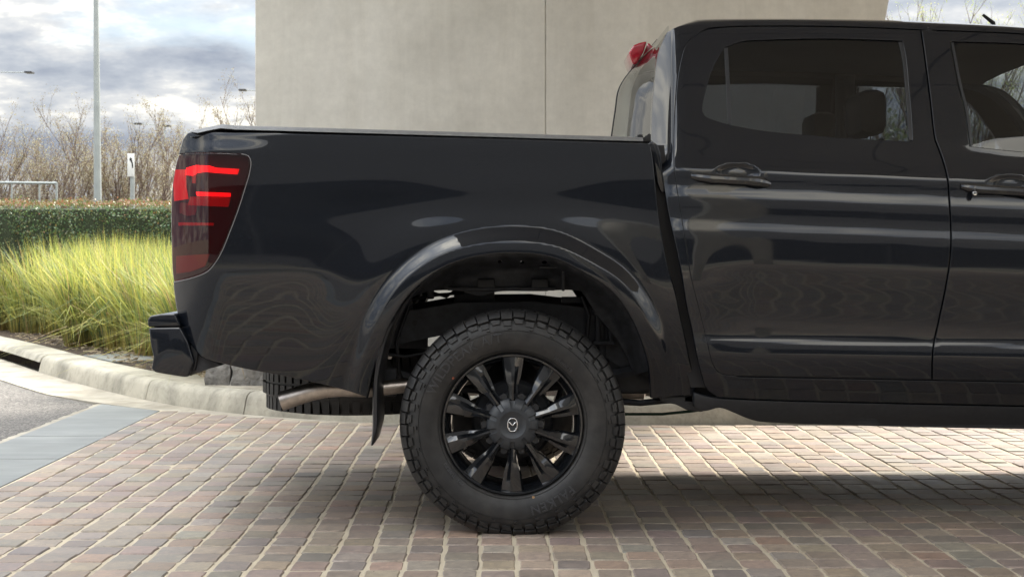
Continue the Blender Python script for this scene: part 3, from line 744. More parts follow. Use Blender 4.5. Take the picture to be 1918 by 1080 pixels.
for y in (.37, 2*YC-.43):
    o = tube('leaf_spring', [(a.x, y+.03, a.z) for a in (W(600, 655, .4), W(700, 690, .4), W(820, 722, .4), W(960, 730, .4), W(1080, 716, .4), W(1200, 690, .4), W(1280, 735, .4))], .022, UNDER, truck, 6)
tube('damper', [W(1125, 575, .42), W(1128, 700, .42)], .026, UNDER, truck)
tube('brake_line', [W(870, 548, .5), W(820, 552, .5), W(795, 556, .48), (W(770, 562, .5)), W(760, 600, .5)], .007, TRIM, truck, 6)
tube('wiring_loom', [W(880, 556, .55), W(850, 545, .5), W(836, 556, .5), W(812, 548, .5), W(790, 550, .5)], .006, TRIM, truck, 6)
tube('cable_stay', [W(1052, 560, .46), W(1062, 564, .46), W(1085, 569, .46)], .005, CHROME, truck, 6)
tube('cross_member', [(W(1128, 0, .5).x, .42, .62), (W(1128, 0, .5).x, 1.46, .62)], .045, UNDER, truck, 8)
tube('cross_member', [(W(700, 0, .5).x, .42, .68), (W(700, 0, .5).x, 1.46, .68)], .04, UNDER, truck, 8)
# brackets, hoses and bolts that show in the wheel arch
def px_box(name, x0, x1, y0, y1, d0, d1, m=UNDER, b=.004):
    a, c = W(x0, y0, d0), W(x1, y1, d0); return box(name, (a.x, c.x, d0, d1, c.z, a.z), m, truck, b)
px_box('damper_bracket', 1112, 1150, 572, 590, .36, .42); px_box('damper_bracket', 1116, 1124, 588, 640, .36, .40); px_box('damper_bracket', 1140, 1148, 588, 640, .36, .40); px_box('damper_bracket', 1112, 1152, 638, 646, .36, .42)
px_box('spring_hanger', 1196, 1226, 596, 690, .34, .42); px_box('spring_hanger', 632, 662, 640, 700, .34, .42)
px_box('inner_rib', 1052, 1058, 505, 545, .275, .30); px_box('inner_rib', 1010, 1100, 498, 503, .27, .30); px_box('inner_rib', 838, 1040, 538, 544, .28, .36)
px_box('tank_strap', 1150, 1196, 520, 600, .30, .34); px_box('fuel_tank', 1110, 1300, 600, 738, .42, .80, SATIN, .02)
for px, py in ((1192, 619), (1062, 520), (856, 530), (742, 602), (730, 668)):
    tube('bolt', [W(px, py, .335), W(px, py, .35)], .009, STEEL, truck, 6)
tube('brake_hose', [W(1090, 556, .38), W(1104, 590, .36), W(1098, 640, .36), W(1112, 690, .36), W(1090, 730, .36)], .008, TRIM, truck, 8)
tube('brake_hose', [W(770, 560, .38), W(742, 640, .36), W(748, 700, .36), W(770, 736, .4)], .007, TRIM, truck, 8)
tube('wiring_loom', [W(728, 664, .32), W(760, 668, .33), W(800, 660, .36)], .006, TRIM, truck, 6)
px_box('shackle_plate', 722, 742, 690, 742, .32, .36); px_box('gap_block_plate', 716, 800, 596, 652, .50, .56); px_box('gap_break_plate', 850, 926, 538, 570, .5, .56); px_box('rear_panel', 716, 772, 548, 600, .50, .52); px_box('pipe_bracket', 800, 812, 540, 560, .46, .5); px_box('load_valve', 1052, 1092, 556, 568, .44, .5)  # includes plates added to block bright background showing through the arch
# silencer and pipes
tube('silencer', [W(1120, 722, .50), W(1165, 722, .50), W(1205, 722, .50), W(1210, 722, .50)], [.05, .052, .052, .03], STEEL, truck, 16)
tube('exhaust_pipe', [W(1190, 724, .55), W(1300, 742, .6), W(1500, 740, .7), W(2200, 745, .7)], .028, STEEL, truck, 12)
tube('exhaust_tail', [W(900, 704, .30), W(760, 722, .27), W(690, 729, .25), W(640, 727, .22), W(608, 728, .21), W(580, 734, .205), W(526, 751, .20)], [.026, .026, .028, .030, .032, .033, .035], STEEL, truck, 18)
tube('brake_cable', [W(1160, 775, .6), W(1240, 775, .6), W(1300, 769, .55), W(1345, 760, .5)], .006, mat('green_cable', (.02, .06, .04), .5), truck, 6)
prism('sill_bracket', [(1236, 742), (1330, 740), (1338, 762), (1314, 771), (1288, 768), (1266, 757), (1240, 752)], .14, .22, SATIN, truck, .004)
tube('lower_link', [W(1165, 752, .4), W(1200, 754, .4), W(1240, 750, .35), W(1270, 748, .3)], .012, UNDER, truck, 8)
# mud flap: a rubber sheet across the tyre's width, seen edge on
flap = cr([(785, 533), (762, 553), (738, 586), (716, 628), (704, 672), (699, 710), (697, 760), (697, 800), (694, 834)], 10)
fr = cr([(787, 535), (768, 556), (746, 590), (726, 632), (715, 676), (709, 712), (708, 760), (707, 800), (698, 834)], 10)
n = min(len(flap), len(fr)); bm = bmesh.new(); rows = []
for i in range(n):
    a, b = flap[int(i*(len(flap)-1)/(n-1))], fr[int(i*(len(fr)-1)/(n-1))]
    y = -.012+.03*min(1, i/8)
    wa, wb = W(*a, y), W(*b, y); yb = .06+.22*min(1, i/(n*.5))
    rows.append([bm.verts.new(q) for q in ((wa.x+.004, y, wa.z), (wa.x, y+.01, wa.z), (wa.x, yb, wa.z), (wb.x, yb, wb.z), (wb.x, y+.01, wb.z), (wb.x-.004, y, wb.z))])
for i in range(n-1):
    for k in range(6): bm.faces.new((rows[i][k], rows[i+1][k], rows[i+1][(k+1) % 6], rows[i][(k+1) % 6]))
bm.faces.new(rows[0][::-1]); bm.faces.new(rows[-1])
o = fin('mud_flap', bm, mat('satin_flap_rubber', (.02, .021, .024), .28), truck, angle=60); mirror_obj(o, truck)
# bumper
bp = [(277, 612), (276, 598), (282, 591), (300, 588), (328, 587), (333, 600), (338, 611)]
bl = [(278, 613.5), (338, 612.5), (352, 640), (363, 678), (353, 705), (345, 706), (312, 701), (290, 697), (283, 690), (287, 668), (281, 640)]
bump = empty('rear_bumper', parent=truck)
prism('bumper_top', bp, .09, 2*YC-.09, PAINT, bump, .006)
prism('bumper_body', bl, .085, 2*YC-.085, PAINT, bump, .007)
prism('bumper_bracket', [(326, 589), (340, 586), (350, 618), (366, 650), (384, 668), (410, 680), (415, 684), (392, 690), (375, 696), (364, 694), (362, 676), (350, 640)], .13, 2*YC-.13, UNDER, bump, .004)
prism('bumper_corner', [(355, 645), (372, 655), (366, 690), (356, 704), (363, 678)], .11, .4, TRIM, bump, .003)
# bed cover
cov = empty('bed_cover', parent=truck)
def cover_z(px): return float(np.interp(px, [355, 385, 413, 440, 1215], [243.5, 236.5, 231, 233.5, 256]))
tops = [355, 370, 385, 400, 413, 425, 440, 520, 640, 760, 880, 1000, 1110, 1205]
def slab(name, drop0, drop1, yin, yb, m):
    bm = bmesh.new(); rws = []
    for x in tops:
        t, b_ = cover_z(x)+drop0, (cover_z(x)+drop1 if x > 362 else cover_z(x)+drop0+3)
        A, B = W(x, t, yin), W(x, b_, yin)
        yy = [(yin+.034, A.z), (yin+.020, A.z-.003), (yin, B.z), (2*YC-yin, B.z), (2*YC-yin-.02, A.z-.003), (2*YC-yin-.034, A.z), (YC, A.z+(.006 if drop0 == 0 else 0))]
        rws.append([bm.verts.new((A.x, y, z)) for y, z in yy])
    for i in range(len(rws)-1):
        for k in range(7): bm.faces.new((rws[i][k], rws[i+1][k], rws[i+1][(k+1) % 7], rws[i][(k+1) % 7]))
    bm.faces.new(rws[0][::-1]); bm.faces.new(rws[-1]); return fin(name, bm, m, cov, angle=25)
slab('cover_top', 0, 9, .052, .03, COVEDGE)
slab('cover_frame', 9.6, 17, .066, .03, TRIM)
prism('cover_hinge', [(1194, 259), (1194, 252), (1204, 252), (1205, 258), (1216, 250), (1219, 251), (1219, 266), (1194, 266)], .09, .16, TRIM, cov, .002)
# cab
cabprof = pchip([(30, .31), (46, .268), (60, .245), (80, .222), (160, .156), (240, .098), (290, .056), (318, .0325), (325, .0305), (343, .0290), (347, .0277), (370, .0170), (376, .0155), (402, .0130), (407, .0117), (436, .0000), (444, -.0014), (480, -.001), (520, .006), (560, .015), (600, .0215), (625, .0225), (642, .0145), (660, .0115), (680, .0170), (700, .029), (715, .041), (735, .060), (760, .085)])
def cup(px, py, cx, cy):
    e = ((px-cx)/44)**2+((py-cy)/19)**2
    return .014*(1-sst(.15, 1.15, e))
def slope(px): return (px-1280)*.040       # body lines drop towards the front
def cabY(px, py):
    px = np.asarray(px, float); py = np.asarray(py, float)
    k = sst(230, 320, py); q = py-slope(px)*k*(1-sst(560, 700, py)*.7)
    y = cabprof(q)
    u = np.maximum(0, (1288-px)/541); up = 1-sst(270, 330, py)
    v = (1259-px)/541; y = y+(1.25*(v+np.sqrt(v*v+.006**2))+.03*(u/.10)**2)*up+(.030*(u/.10)**2)*(1-up)
    # scoop dies out towards the rear of the door
    f = 1-sst(1290, 1420, px)
    y = y+f*(.030-.0)*np.exp(-((q-560)/90)**2)*-.5
    y = y+cup(px, py, 1380, 325)+cup(px, py, 1890, 346)
    return y
d2_left = [(1294, 71), (1283, 84), (1271, 127), (1264, 191), (1261, 276), (1262, 318), (1268, 361), (1275, 405), (1284, 460), (1293, 517), (1305, 566), (1317, 614), (1325, 648), (1332, 676), (1340, 692), (1352, 701), (1380, 705)]
bpil = [(1746, 712), (1748, 653), (1760, 594), (1772, 536), (1781, 470), (1781, 420), (1778, 370), (1775, 335), (1765, 297), (1757, 276), (1752, 263), (1742, 182), (1731, 97), (1725, 56)]
d2 = L(d2_left, [(1380, 705), (1746, 712)], bpil, [(1725, 56), (1600, 51), (1456, 49), (1356, 51), (1322, 56), (1294, 71)])
d1 = L(bpil[::-1], [(1746, 712), (2268, 722)], [(2268, 722), (2290, 640), (2306, 500), (2308, 380), (2300, 280)], [(2300, 280), (2190, 160), (2110, 100), (2040, 76), (1918, 64), (1725, 56)])
win2 = L([(1358, 90), (1339, 122), (1326, 161), (1317, 208), (1322, 217), (1339, 224), (1365, 232), (1407, 240), (1441, 245), (1505, 251), (1590, 258), (1708, 264)], [(1708, 264), (1705, 210), (1701, 169), (1695, 105), (1689, 78)], [(1689, 78), (1560, 74), (1441, 76), (1390, 79), (1358, 90)])
win1 = L([(1780, 79), (1793, 148), (1808, 212), (1817, 273)], [(1817, 273), (1918, 283), (2240, 300)], [(2240, 300), (2150, 200), (2060, 118), (2010, 95)], [(2010, 95), (1918, 84), (1780, 79)])
cab_outer = L([(1250, 62), (1234, 100), (1227, 150), (1222, 200), (1220, 262)], [(1224, 266), (1232, 285), (1240, 318), (1247, 360), (1254, 400), (1263, 440), (1270, 470), (1280, 520), (1289, 575), (1298, 615), (1305, 653), (1317, 705), (1326, 728), (1345, 742)],
              [(1345, 742), (1418, 746), (1918, 758), (2330, 768)], [(2330, 768), (2335, 400), (2340, 290)], [(2340, 290), (2220, 150), (2130, 88), (2060, 72)], [(2060, 72), (1918, 58), (1740, 49), (1654, 46), (1400, 44), (1310, 46), (1271, 51), (1250, 62)])
dm = loop([(1298, 70), (1322, 53), (1356, 49), (1456, 47), (1600, 49), (1725, 54)], [(1725, 54), (1918, 62), (2040, 74), (2110, 98), (2190, 158), (2303, 280)], [(2303, 280), (2312, 380), (2310, 500), (2294, 640), (2271, 724)], [(2271, 724), (1746, 714), (1380, 707)], d2_left[::-1]+[(1298, 70)])
panel('cab_side', cab_outer, [dm], cabY, PAINTC, truck, gap=0, spacing=9, lip=.03)
doors2 = [empty('rear_door', parent=truck), empty('rear_door', parent=truck)]
doors1 = [empty('front_door', parent=truck), empty('front_door', parent=truck)]
panel('door_skin', d2, [win2], cabY, PAINT, doors2, gap=2.6, spacing=8, lip=.03, fine=(1330, 1430, 300, 356))
panel('door_skin', d1, [win1], cabY, PAINT, doors1, gap=2.6, spacing=9, lip=.03, fine=(1836, 1930, 318, 376))
win2b = inset(win2, -1.5); win1b = inset(win1, -1.5)
panel('window_glass', win2b, [], cabY, TINT, doors2, gap=0, spacing=14, lip=.004, dy=.009)
panel('window_glass', win1b, [], cabY, TINT, doors1, gap=0, spacing=14, lip=.004, dy=.009)
def strip(name, pts, wd, m, par, dy):
    a = cr(pts, 8); out_ = a+[(x+wd, y) for x, y in a[::-1]]
    l = L(a, [a[-1], (a[-1][0]+wd, a[-1][1])], [(x+wd, y) for x, y in a[::-1]], [(a[0][0]+wd, a[0][1]), a[0]])
    return panel(name, l, [], cabY, m, par, gap=0, spacing=20, lip=.01, dy=dy, rnd=.001, out=.5)
RUBE = mat('window_rubber', (.03, .032, .036), .35)
strip('window_divider', [(1357, 90), (1361, 160), (1364, 231)], 6, RUBE, doors2, .003)
strip('window_channel', [(1684, 79), (1691, 110), (1697, 169), (1703, 262)], 6, RUBE, doors2, .003)
strip('window_channel', [(1782, 80), (1795, 148), (1810, 212), (1818, 272)], 4, RUBE, doors1, .003)
# seal strip behind the shut lines
def seal_strip(pts, wd=22):
    a = cr(pts, 10); A = np.array(a); Y = cabY(A[:, 0], A[:, 1]); bm = bmesh.new(); pr = None
    t = np.gradient(A, axis=0); t /= np.linalg.norm(t, axis=1)[:, None]
    for (x, y), d, tt in zip(a, Y, t):
        q = [bm.verts.new(W(x-tt[1]*wd/2, y+tt[0]*wd/2, d+.024)), bm.verts.new(W(x+tt[1]*wd/2, y-tt[0]*wd/2, d+.024))]
        if pr: bm.faces.new((pr[0], q[0], q[1], pr[1]))
        pr = q
    o = fin('door_seal', bm, TRIM, truck, smooth=True); mirror_obj(o, truck)
seal_strip(d2_left[:]+[(1746, 712)]); seal_strip(bpil); seal_strip([(1746, 712), (2268, 722)]); seal_strip([(1294, 71), (1322, 56), (1356, 51), (1456, 49), (1600, 51), (1725, 56), (1918, 64), (2040, 76), (2110, 100), (2190, 160), (2300, 280)])
# front face of the bed and dark gap behind it
bm = bmesh.new(); pr = None
for a, b in zip(cr([(1222, 272), (1229, 340), (1236, 400), (1252, 490), (1270, 570), (1290, 660), (1306, 725)], 14), [0]*99):
    q = [bm.verts.new(W(a[0]-12, a[1], .09)), bm.verts.new(W(a[0]+22, a[1], .09))]
    if pr: bm.faces.new((pr[0], q[0], q[1], pr[1]))
    pr = q
o = fin('cab_gap_filler', bm, TRIM, truck); mirror_obj(o, truck)
prism('bed_front_post', [(1212, 271), (1217, 267), (1226, 267), (1233, 273), (1238, 290), (1246, 360), (1238, 360), (1230, 340), (1222, 290)], .06, .16, PAINT, truck, .004)
# lower sill below the doors
def sillY(px, py): return .072+.06*np.clip((np.asarray(py, float)-745)/50, 0, 1)**1.5+np.asarray(px)*0
sill = L([(1302, 737), (1326, 744), (1345, 747), (1418, 751), (1918, 763), (2330, 772)], [(2330, 772), (2330, 806), (2290, 808)], [(2290, 808), (1918, 802), (1667, 797), (1453, 790), (1418, 787), (1398, 781), (1372, 770), (1348, 762), (1320, 768), (1302, 762)], [(1302, 762), (1302, 737)])
panel('side_sill', sill, [], sillY, SATIN, truck, gap=0, spacing=14, lip=.10)
# roof skin
tl = cr([(1250, 62), (1271, 51), (1310, 46), (1400, 44), (1654, 46), (1740, 49), (1918, 58), (2060, 72)], 14)
A = np.array(tl); Y = cabY(A[:, 0], A[:, 1]); vs = []; prof = [(0, 0), (.006, .007), (.018, .0135), (.04, .021), (.08, .029), (.16, .037), (.35, .045)]
for (x, y), d in zip(tl, Y):
    p = W(x, y, d); k = min(1, max(.15, (x-1250)/60)); half = YC-d
    ps = [(p.x, d+a*half/.69, p.z+b*k) for a, b in prof]+[(p.x, YC, p.z+.048*k)]
    ps += [(q[0], 2*YC-q[1], q[2]) for q in ps[-2::-1]]; vs.append(ps)
k = len(vs[0]); fs = [(i*k+j, (i+1)*k+j, (i+1)*k+j+1, i*k+j+1) for i in range(len(vs)-1) for j in range(k-1)]
roof = pyd('roof', [p for q in vs for p in q], fs, PAINT, truck, True)
pyd('headliner', [(q[0], q[1], q[2]-.045) for i, qq in enumerate(vs) if i > 1 for q in qq[4:-4]], [(i*(k-8)+j, (i+1)*(k-8)+j, (i+1)*(k-8)+j+1, i*(k-8)+j+1) for i in range(len(vs)-3) for j in range(k-9)], HEADL, truck, True)
tube('antenna', [W(1862, 49, .9), W(1861, 44, .9), W(1841, 28, .9)], [.007, .009, .006], TRIM, roof, 8)
# rear window, curved in plan
edge = [(1252, 62), (1243, 76), (1234, 100), (1227, 150), (1222, 200), (1221, 262), (1223, 300)]
cen = [(1243, 60), (1225, 82), (1196, 115), (1160, 165), (1152, 210), (1145, 258), (1140, 300)]
ea, ca = cr(edge, 9), cr(cen, 9); m_ = 22; vs = []
for i in range(m_+1):
    a = ea[int(i*(len(ea)-1)/m_)]; b = ca[int(i*(len(ca)-1)/m_)]
    ya = float(cabY(np.array([a[0]]), np.array([a[1]]))[0])+.003; pa, pb = W(*a, ya), W(*b, YC)
    for j in range(25):
        t = -1+2*j/24; y = YC+t*(YC-ya); kk = 1-abs(t)**1.7
        vs.append((pa.x+(pb.x-pa.x)*kk, y, pa.z+(pb.z-pa.z)*(1-t*t)))
pyd('rear_window', vs, [(i*25+j, (i+1)*25+j, (i+1)*25+j+1, i*25+j+1) for i in range(m_) for j in range(24)], CLEAR, truck, True)
bm = bmesh.new(); add_tube(bm, [vs[i*25+12] for i in range(2, m_+1)], .0035, 6); fin('window_moulding', bm, TRIM, truck)
# high stop light
hs = empty('high_stop_light', parent=truck)
prism('stop_lens', [(1180, 106), (1178, 98), (1186, 85), (1198, 80), (1212, 77), (1206, 97), (1193, 120), (1186, 121)], .80, 1.08, REDOUT, hs, .010)
prism('stop_lens', [(1214, 79), (1221, 85), (1224, 98), (1212, 112), (1196, 119), (1207, 98)], .86, 1.02, REDOUT, hs, .008)
# lower rear cab wall
bm = bmesh.new(); p = W(1246, 300, .1); add_box(bm, p.x, p.x+.02, .10, 2*YC-.10, .55, p.z); fin('cab_rear_wall', bm, PAINT, truck)
# door handles
def handle(x0, y0, pars):
    for side in (0, 1):
        bm = bmesh.new()
        pts = [(x0, y0+3, -.004), (x0+14, y0+5, -.016), (x0+38, y0+8, -.021), (x0+70, y0+10, -.025), (x0+105, y0+12, -.027), (x0+128, y0+14, -.024), (x0+143, y0+17, -.012), (x0+150, y0+19, .0)]
        rows = []
        for i, (x, y, d) in enumerate(pts):
            h = (5, 8, 9, 9, 9, 10, 8, 4)[i]; b0 = .012
            yb = float(cabY(np.array([x]), np.array([y]))[0]); c = W(x, y, yb+d)
            sec = [(-h*.9, .012), (-h, .004), (-h*.5, -.004), (h*.1, -.006), (h*.8, -.001), (h, .008), (h*.6, .014), (-h*.5, .016)]
            rows.append([bm.verts.new((c.x, c.y+b, c.z-a/541)) for a, b in sec])
        for i in range(len(rows)-1):
            for q in range(8): bm.faces.new((rows[i][q], rows[i+1][q], rows[i+1][(q+1) % 8], rows[i][(q+1) % 8]))
        bm.faces.new(rows[0][::-1]); bm.faces.new(rows[-1])
        if side:
            for v in bm.verts: v.co.y = 2*YC-v.co.y
        fin('door_handle', bm, GLOSSBLK, pars[side], angle=28)
handle(1294, 326, doors2); handle(1800, 346, doors1)
lathe('key_cap', [(0, -.004), (.007, -.003), (.009, .0), (.009, .01)], CHROME, doors1[0], 16, c=tuple(W(1826, 362, -.004)))
# interior
def seat(px, yc, name='front_seat'):
    s = empty(name, parent=truck, loc=(0, 0, 0))
    x = W(px, 0, .5).x
    def soft(nm, b, bev): box(nm, b, SEAT, s, bev)
    bm = bmesh.new()
    prof = [(x+.02, .72), (x+.13, .72), (x+.06, 1.0), (x-.06, 1.38), (x-.10, 1.42), (x-.15, 1.40), (x-.10, 1.0)]
    va = [bm.verts.new((a, yc-.24, z)) for a, z in prof]; vb = [bm.verts.new((a, yc+.24, z)) for a, z in prof]
    bm.faces.new(va); bm.faces.new(vb[::-1])
    for i in range(7): bm.faces.new((va[i], vb[i], vb[(i+1) % 7], va[(i+1) % 7]))
    bmesh.ops.recalc_face_normals(bm, faces=bm.faces); bmesh.ops.bevel(bm, geom=bm.edges[:], offset=.03, segments=3, affect='EDGES', clamp_overlap=True); fin('backrest', bm, SEAT, s, angle=60)
    soft('seat_cushion', (x+.0, x+.50, yc-.25, yc+.25, .62, .76), .04)
    soft('headrest', (x-.19, x-.08, yc-.13, yc+.13, 1.43, 1.60), .035)
    tube('headrest_post', [(x-.13, yc-.05, 1.37), (x-.13, yc-.05, 1.46)], .006, CHROME, s, 6); tube('headrest_post', [(x-.13, yc+.05, 1.37), (x-.13, yc+.05, 1.46)], .006, CHROME, s, 6)
seat(1690, .52); seat(1690, 1.36)
rb = empty('rear_seat', parent=truck)
x = W(1330, 0, .5).x
box('bench', (x+.0, x+.5, .24, 2*YC-.24, .62, .78), SEAT, rb, .04); box('bench_back', (x-.06, x+.08, .24, 2*YC-.24, .76, 1.22), SEAT, rb, .04)
for y in (.50, .94, 1.38): box('headrest', (x-.07, x+.03, y-.12, y+.12, 1.22, 1.32), SEAT, rb, .03)
box('dashboard', (W(2130, 0, .9).x, W(2330, 0, .9).x, .2, 2*YC-.2, .85, 1.18), SEAT, truck, .05)
box('cab_floor', (W(1262, 0, .5).x, W(2330, 0, .5).x, .14, 2*YC-.14, .46, .60), SEAT, truck)
cx, cz, cy = W(1985, 0, .52).x, 1.13, 1.36
bm = bmesh.new(); pts = []
for k2 in range(33):
    t = 2*math.pi*k2/32; pts.append((cx+.08*math.sin(t)+.0, cy+.185*math.cos(t), cz+.17*math.sin(t)))
add_tube(bm, pts, .015, 8, False); add_tube(bm, [(cx, cy-.18, cz), (cx, cy+.18, cz)], .016, 6); add_tube(bm, [(cx, cy, cz), (cx+.25, cy, cz-.12)], .03, 8); fin('steering_wheel', bm, SEAT, truck, smooth=True)
tube('grab_handle', [W(1700, 130, .30), W(1712, 150, .34), W(1712, 190, .34), W(1700, 210, .32)], .010, HEADL, truck, 6)
for side in (0, 1):
    a = W(1733, 60, .30); b = W(1770, 330, .16)
    if side: a.y, b.y = 2*YC-a.y, 2*YC-b.y
    tube('centre_pillar', [a, b], .045, HEADL, truck, 8)
    tube('seat_belt', [(a.x-.02, a.y+(.05 if not side else -.05), a.z-.15), (W(1700, 0, .4).x, .42 if not side else 1.46, .75)], .012, SEAT, truck, 4)
# front of the truck, outside the frame but standing where it must
def frontY(px, py): return cabprof(np.asarray(py, float)-20)+.0*np.asarray(px)
fen = L([(2338, 300), (2600, 318), (2900, 350), (2990, 380)], [(2990, 380), (3020, 480), (3000, 640)], [(3000, 640), (2920, 660), (2900, 600), (2850, 545), (2760, 495), (2660, 478), (2560, 495), (2470, 560), (2430, 640), (2415, 760)], [(2415, 760), (2340, 766)], [(2340, 766), (2342, 500), (2338, 300)])
panel('front_wing', fen, [], frontY, PAINT, truck, gap=2, spacing=16, lip=.03)
vs = []
for x, py, yi in ((2300, 290, .10), (2500, 305, .07), (2750, 325, .06), (2920, 352, .10), (3000, 400, .2)):
    p = W(x, py, yi)
    for j in range(9):
        t = -1+j/4; vs.append((p.x+.08*(1-t*t)*(x > 2900), YC+t*(YC-yi), p.z+.10*(1-t*t)*(x < 2950)))
pyd('bonnet', vs, [(i*9+j, (i+1)*9+j, (i+1)*9+j+1, i*9+j+1) for i in range(4) for j in range(8)], PAINT, truck, True)
vs = []
for (x, py, yi) in ((2060, 72, .24), (2180, 130, .20), (2330, 285, .08)):
    p = W(x, py, yi)
    for j in range(9):
        t = -1+j/4; vs.append((p.x+.10*(1-t*t), YC+t*(YC-yi), p.z+.035*(1-t*t)))
pyd('windscreen', vs, [(i*9+j, (i+1)*9+j, (i+1)*9+j+1, i*9+j+1) for i in range(2) for j in range(8)], CLEAR, truck, True)
prism('front_bumper', [(2990, 400), (3060, 420), (3090, 520), (3085, 680), (3030, 720), (2925, 690), (2925, 665), (3000, 640), (3015, 480)], .10, 2*YC-.10, PAINT, truck, .02)
for y0, y1 in ((-.14, .03), (2*YC-.03, 2*YC+.14)):
    box('door_mirror', (W(2230, 0).x, W(2300, 0).x, y0, y1, W(0, 300).z, W(0, 195).z), PAINT, truck, .02)
# wheels ------------------------------------------------------------
def make_wheel():
    w_ = empty('wheel', parent=truck, loc=(W(960, 789).x, 0, .3925))
    Rt = .3955; prof = [(.238, .20), (.238, .06), (.243, .034), (.252, .020), (.262, .012), (.285, .003), (.312, -.001), (.334, .002), (.350, .009), (.362, .020), (.372, .034), (.380, .055), (.3835, .09), (.384, .1325)]
    prof = prof+[(r, .265-y) for r, y in prof[-2::-1]]
    ty = lathe('tyre', prof, None, None, 128, angle=180); bm = bmesh.new(); bm.from_mesh(ty.data); bpy.data.objects.remove(ty)
    def block(a0, a1, secs):
        """lug from angle a0 to a1; secs: list of (r, y) outer path, base 12 mm lower"""
        for s in range(1):
            n = len(secs); vv = []
            for a in (a0, a1):
                for r, y, dr, dy in secs: vv.append(bm.verts.new((r*math.cos(a), y, r*math.sin(a))))
                for r, y, dr, dy in secs: vv.append(bm.verts.new(((r-dr)*math.cos(a), y+dy, (r-dr)*math.sin(a))))
            m2 = 2*n
            for i in range(n-1): bm.faces.new((vv[i], vv[i+1], vv[m2+i+1], vv[m2+i]))
            for o in (0, m2):
                for i in range(n-1): bm.faces.new((vv[o+i], vv[o+i+1], vv[o+n+i+1], vv[o+n+i]))
            bm.faces.new((vv[0], vv[m2], vv[m2+n], vv[n])); bm.faces.new((vv[n-1], vv[m2+n-1], vv[m2+2*n-1], vv[2*n-1]))
    NB = 56; rr = random.Random(5)
    for side in (0, 1):
        fl = (lambda s: [(r, .265-y, dr, -dy) for r, y, dr, dy in s]) if side else (lambda s: s)
        for k in range(NB):
            a = 2*math.pi*k/NB; da = 2*math.pi/NB; sh = k % 2
            # shoulder lug, wraps the corner of the tread
            block(a+da*.04, a+da*.93, fl([(.374 if sh else .369, .0135 if sh else .010, .008, .008), (.386, .0225, .010, .010), (.3925, .034, .014, .002), (Rt, .052, .016, 0), (Rt, .078, .016, 0)]))
            # stepped side biters below it
            block(a+da*.12, a+da*.80, fl([(.352 if sh else .344, .004 if sh else .0015, .005, .008), (.3655 if sh else .361, .0095 if sh else .007, .004, .009)]))
            block(a+da*.50, a+da*.86, fl([(.3585, .0060, .004, .008), (.3675, .0100, .004, .009)])) if sh else block(a+da*.10, a+da*.42, fl([(.334, -.0030, .004, .007), (.3405, -.0012, .004, .009)]))
        for k in range(56):
            a = 2*math.pi*(k+.3)/56; da = 2*math.pi/56
            block(a, a+da*.78, fl([(Rt, .084, .014, 0), (Rt, .124, .014, 0)]))
        for k in range(150):                 # fine radial serration at the bead
            pass
    # ridges that ring the sidewall
    for r0 in (.2585, .3265):
        n = 128
        for i in range(n):
            a0, a1 = 2*math.pi*i/n, 2*math.pi*(i+1)/n; yb = float(np.interp(r0, [.252, .262, .285, .312, .334], [.020, .012, .003, -.001, .002]))
            vv = [bm.verts.new(((r0+d)*math.cos(a), yb+e, (r0+d)*math.sin(a))) for a in (a0, a1) for d, e in ((-.002, .003), (0, -.0022), (.002, .003))]
            bm.faces.new((vv[0], vv[1], vv[4], vv[3])); bm.faces.new((vv[1], vv[2], vv[5], vv[4]))
    tyo = fin('tyre', bm, RUBBER, w_, angle=30)
    # raised lettering
    def arc_text(txt, r, a_mid, size, depth=.003):
        cu = bpy.data.curves.new('lettering', 'FONT'); cu.body = txt; cu.size = size; cu.extrude = depth; cu.bevel_depth = .0006; cu.align_x = 'CENTER'; cu.resolution_u = 3; cu.space_character = 1.12
        ob = bpy.data.objects.new('t', cu); C.objects.link(ob); dg = bpy.context.evaluated_depsgraph_get(); me = bpy.data.meshes.new_from_object(ob.evaluated_get(dg)); bpy.data.objects.remove(ob)
        for v in me.vertices:
            rr_ = r+v.co.y; a = a_mid-v.co.x/(r+size*.35)
            yb = float(np.interp(rr_, [.252, .262, .285, .312, .334, .350], [.020, .012, .003, -.001, .002, .009]))
            v.co = (rr_*math.cos(a), yb-.0005-v.co.z, rr_*math.sin(a))
        return link('lettering', me, LETTR, w_)
    arc_text('WILDPEAK A/T', .289, R(128), .045); arc_text('FALKEN', .289, R(-62), .044); arc_text('265/60R18', .270, R(50), .016)
    arc_text('M+S   TUBELESS', .266, R(-140), .013)
    for a, c in ((R(142), (.22, .06, .03)), (R(-74), (.42, .25, .12))):
        lathe('paint_dot', [(0, -.001), (.0045, -.0008), (.005, .002)], mat('dot_paint', c, .6), w_, 12, c=(.262*math.cos(a), .0115, .262*math.sin(a)))
    # rim
    lathe('rim', [(.240, .205), (.236, .19), (.214, .17), (.214, .075), (.226, .045), (.2345, .032), (.2345, .024), (.237, .019), (.243, .018), (.2455, .022), (.2455, .036), (.24, .04)], GLOSSBLK, w_, 96, angle=30)
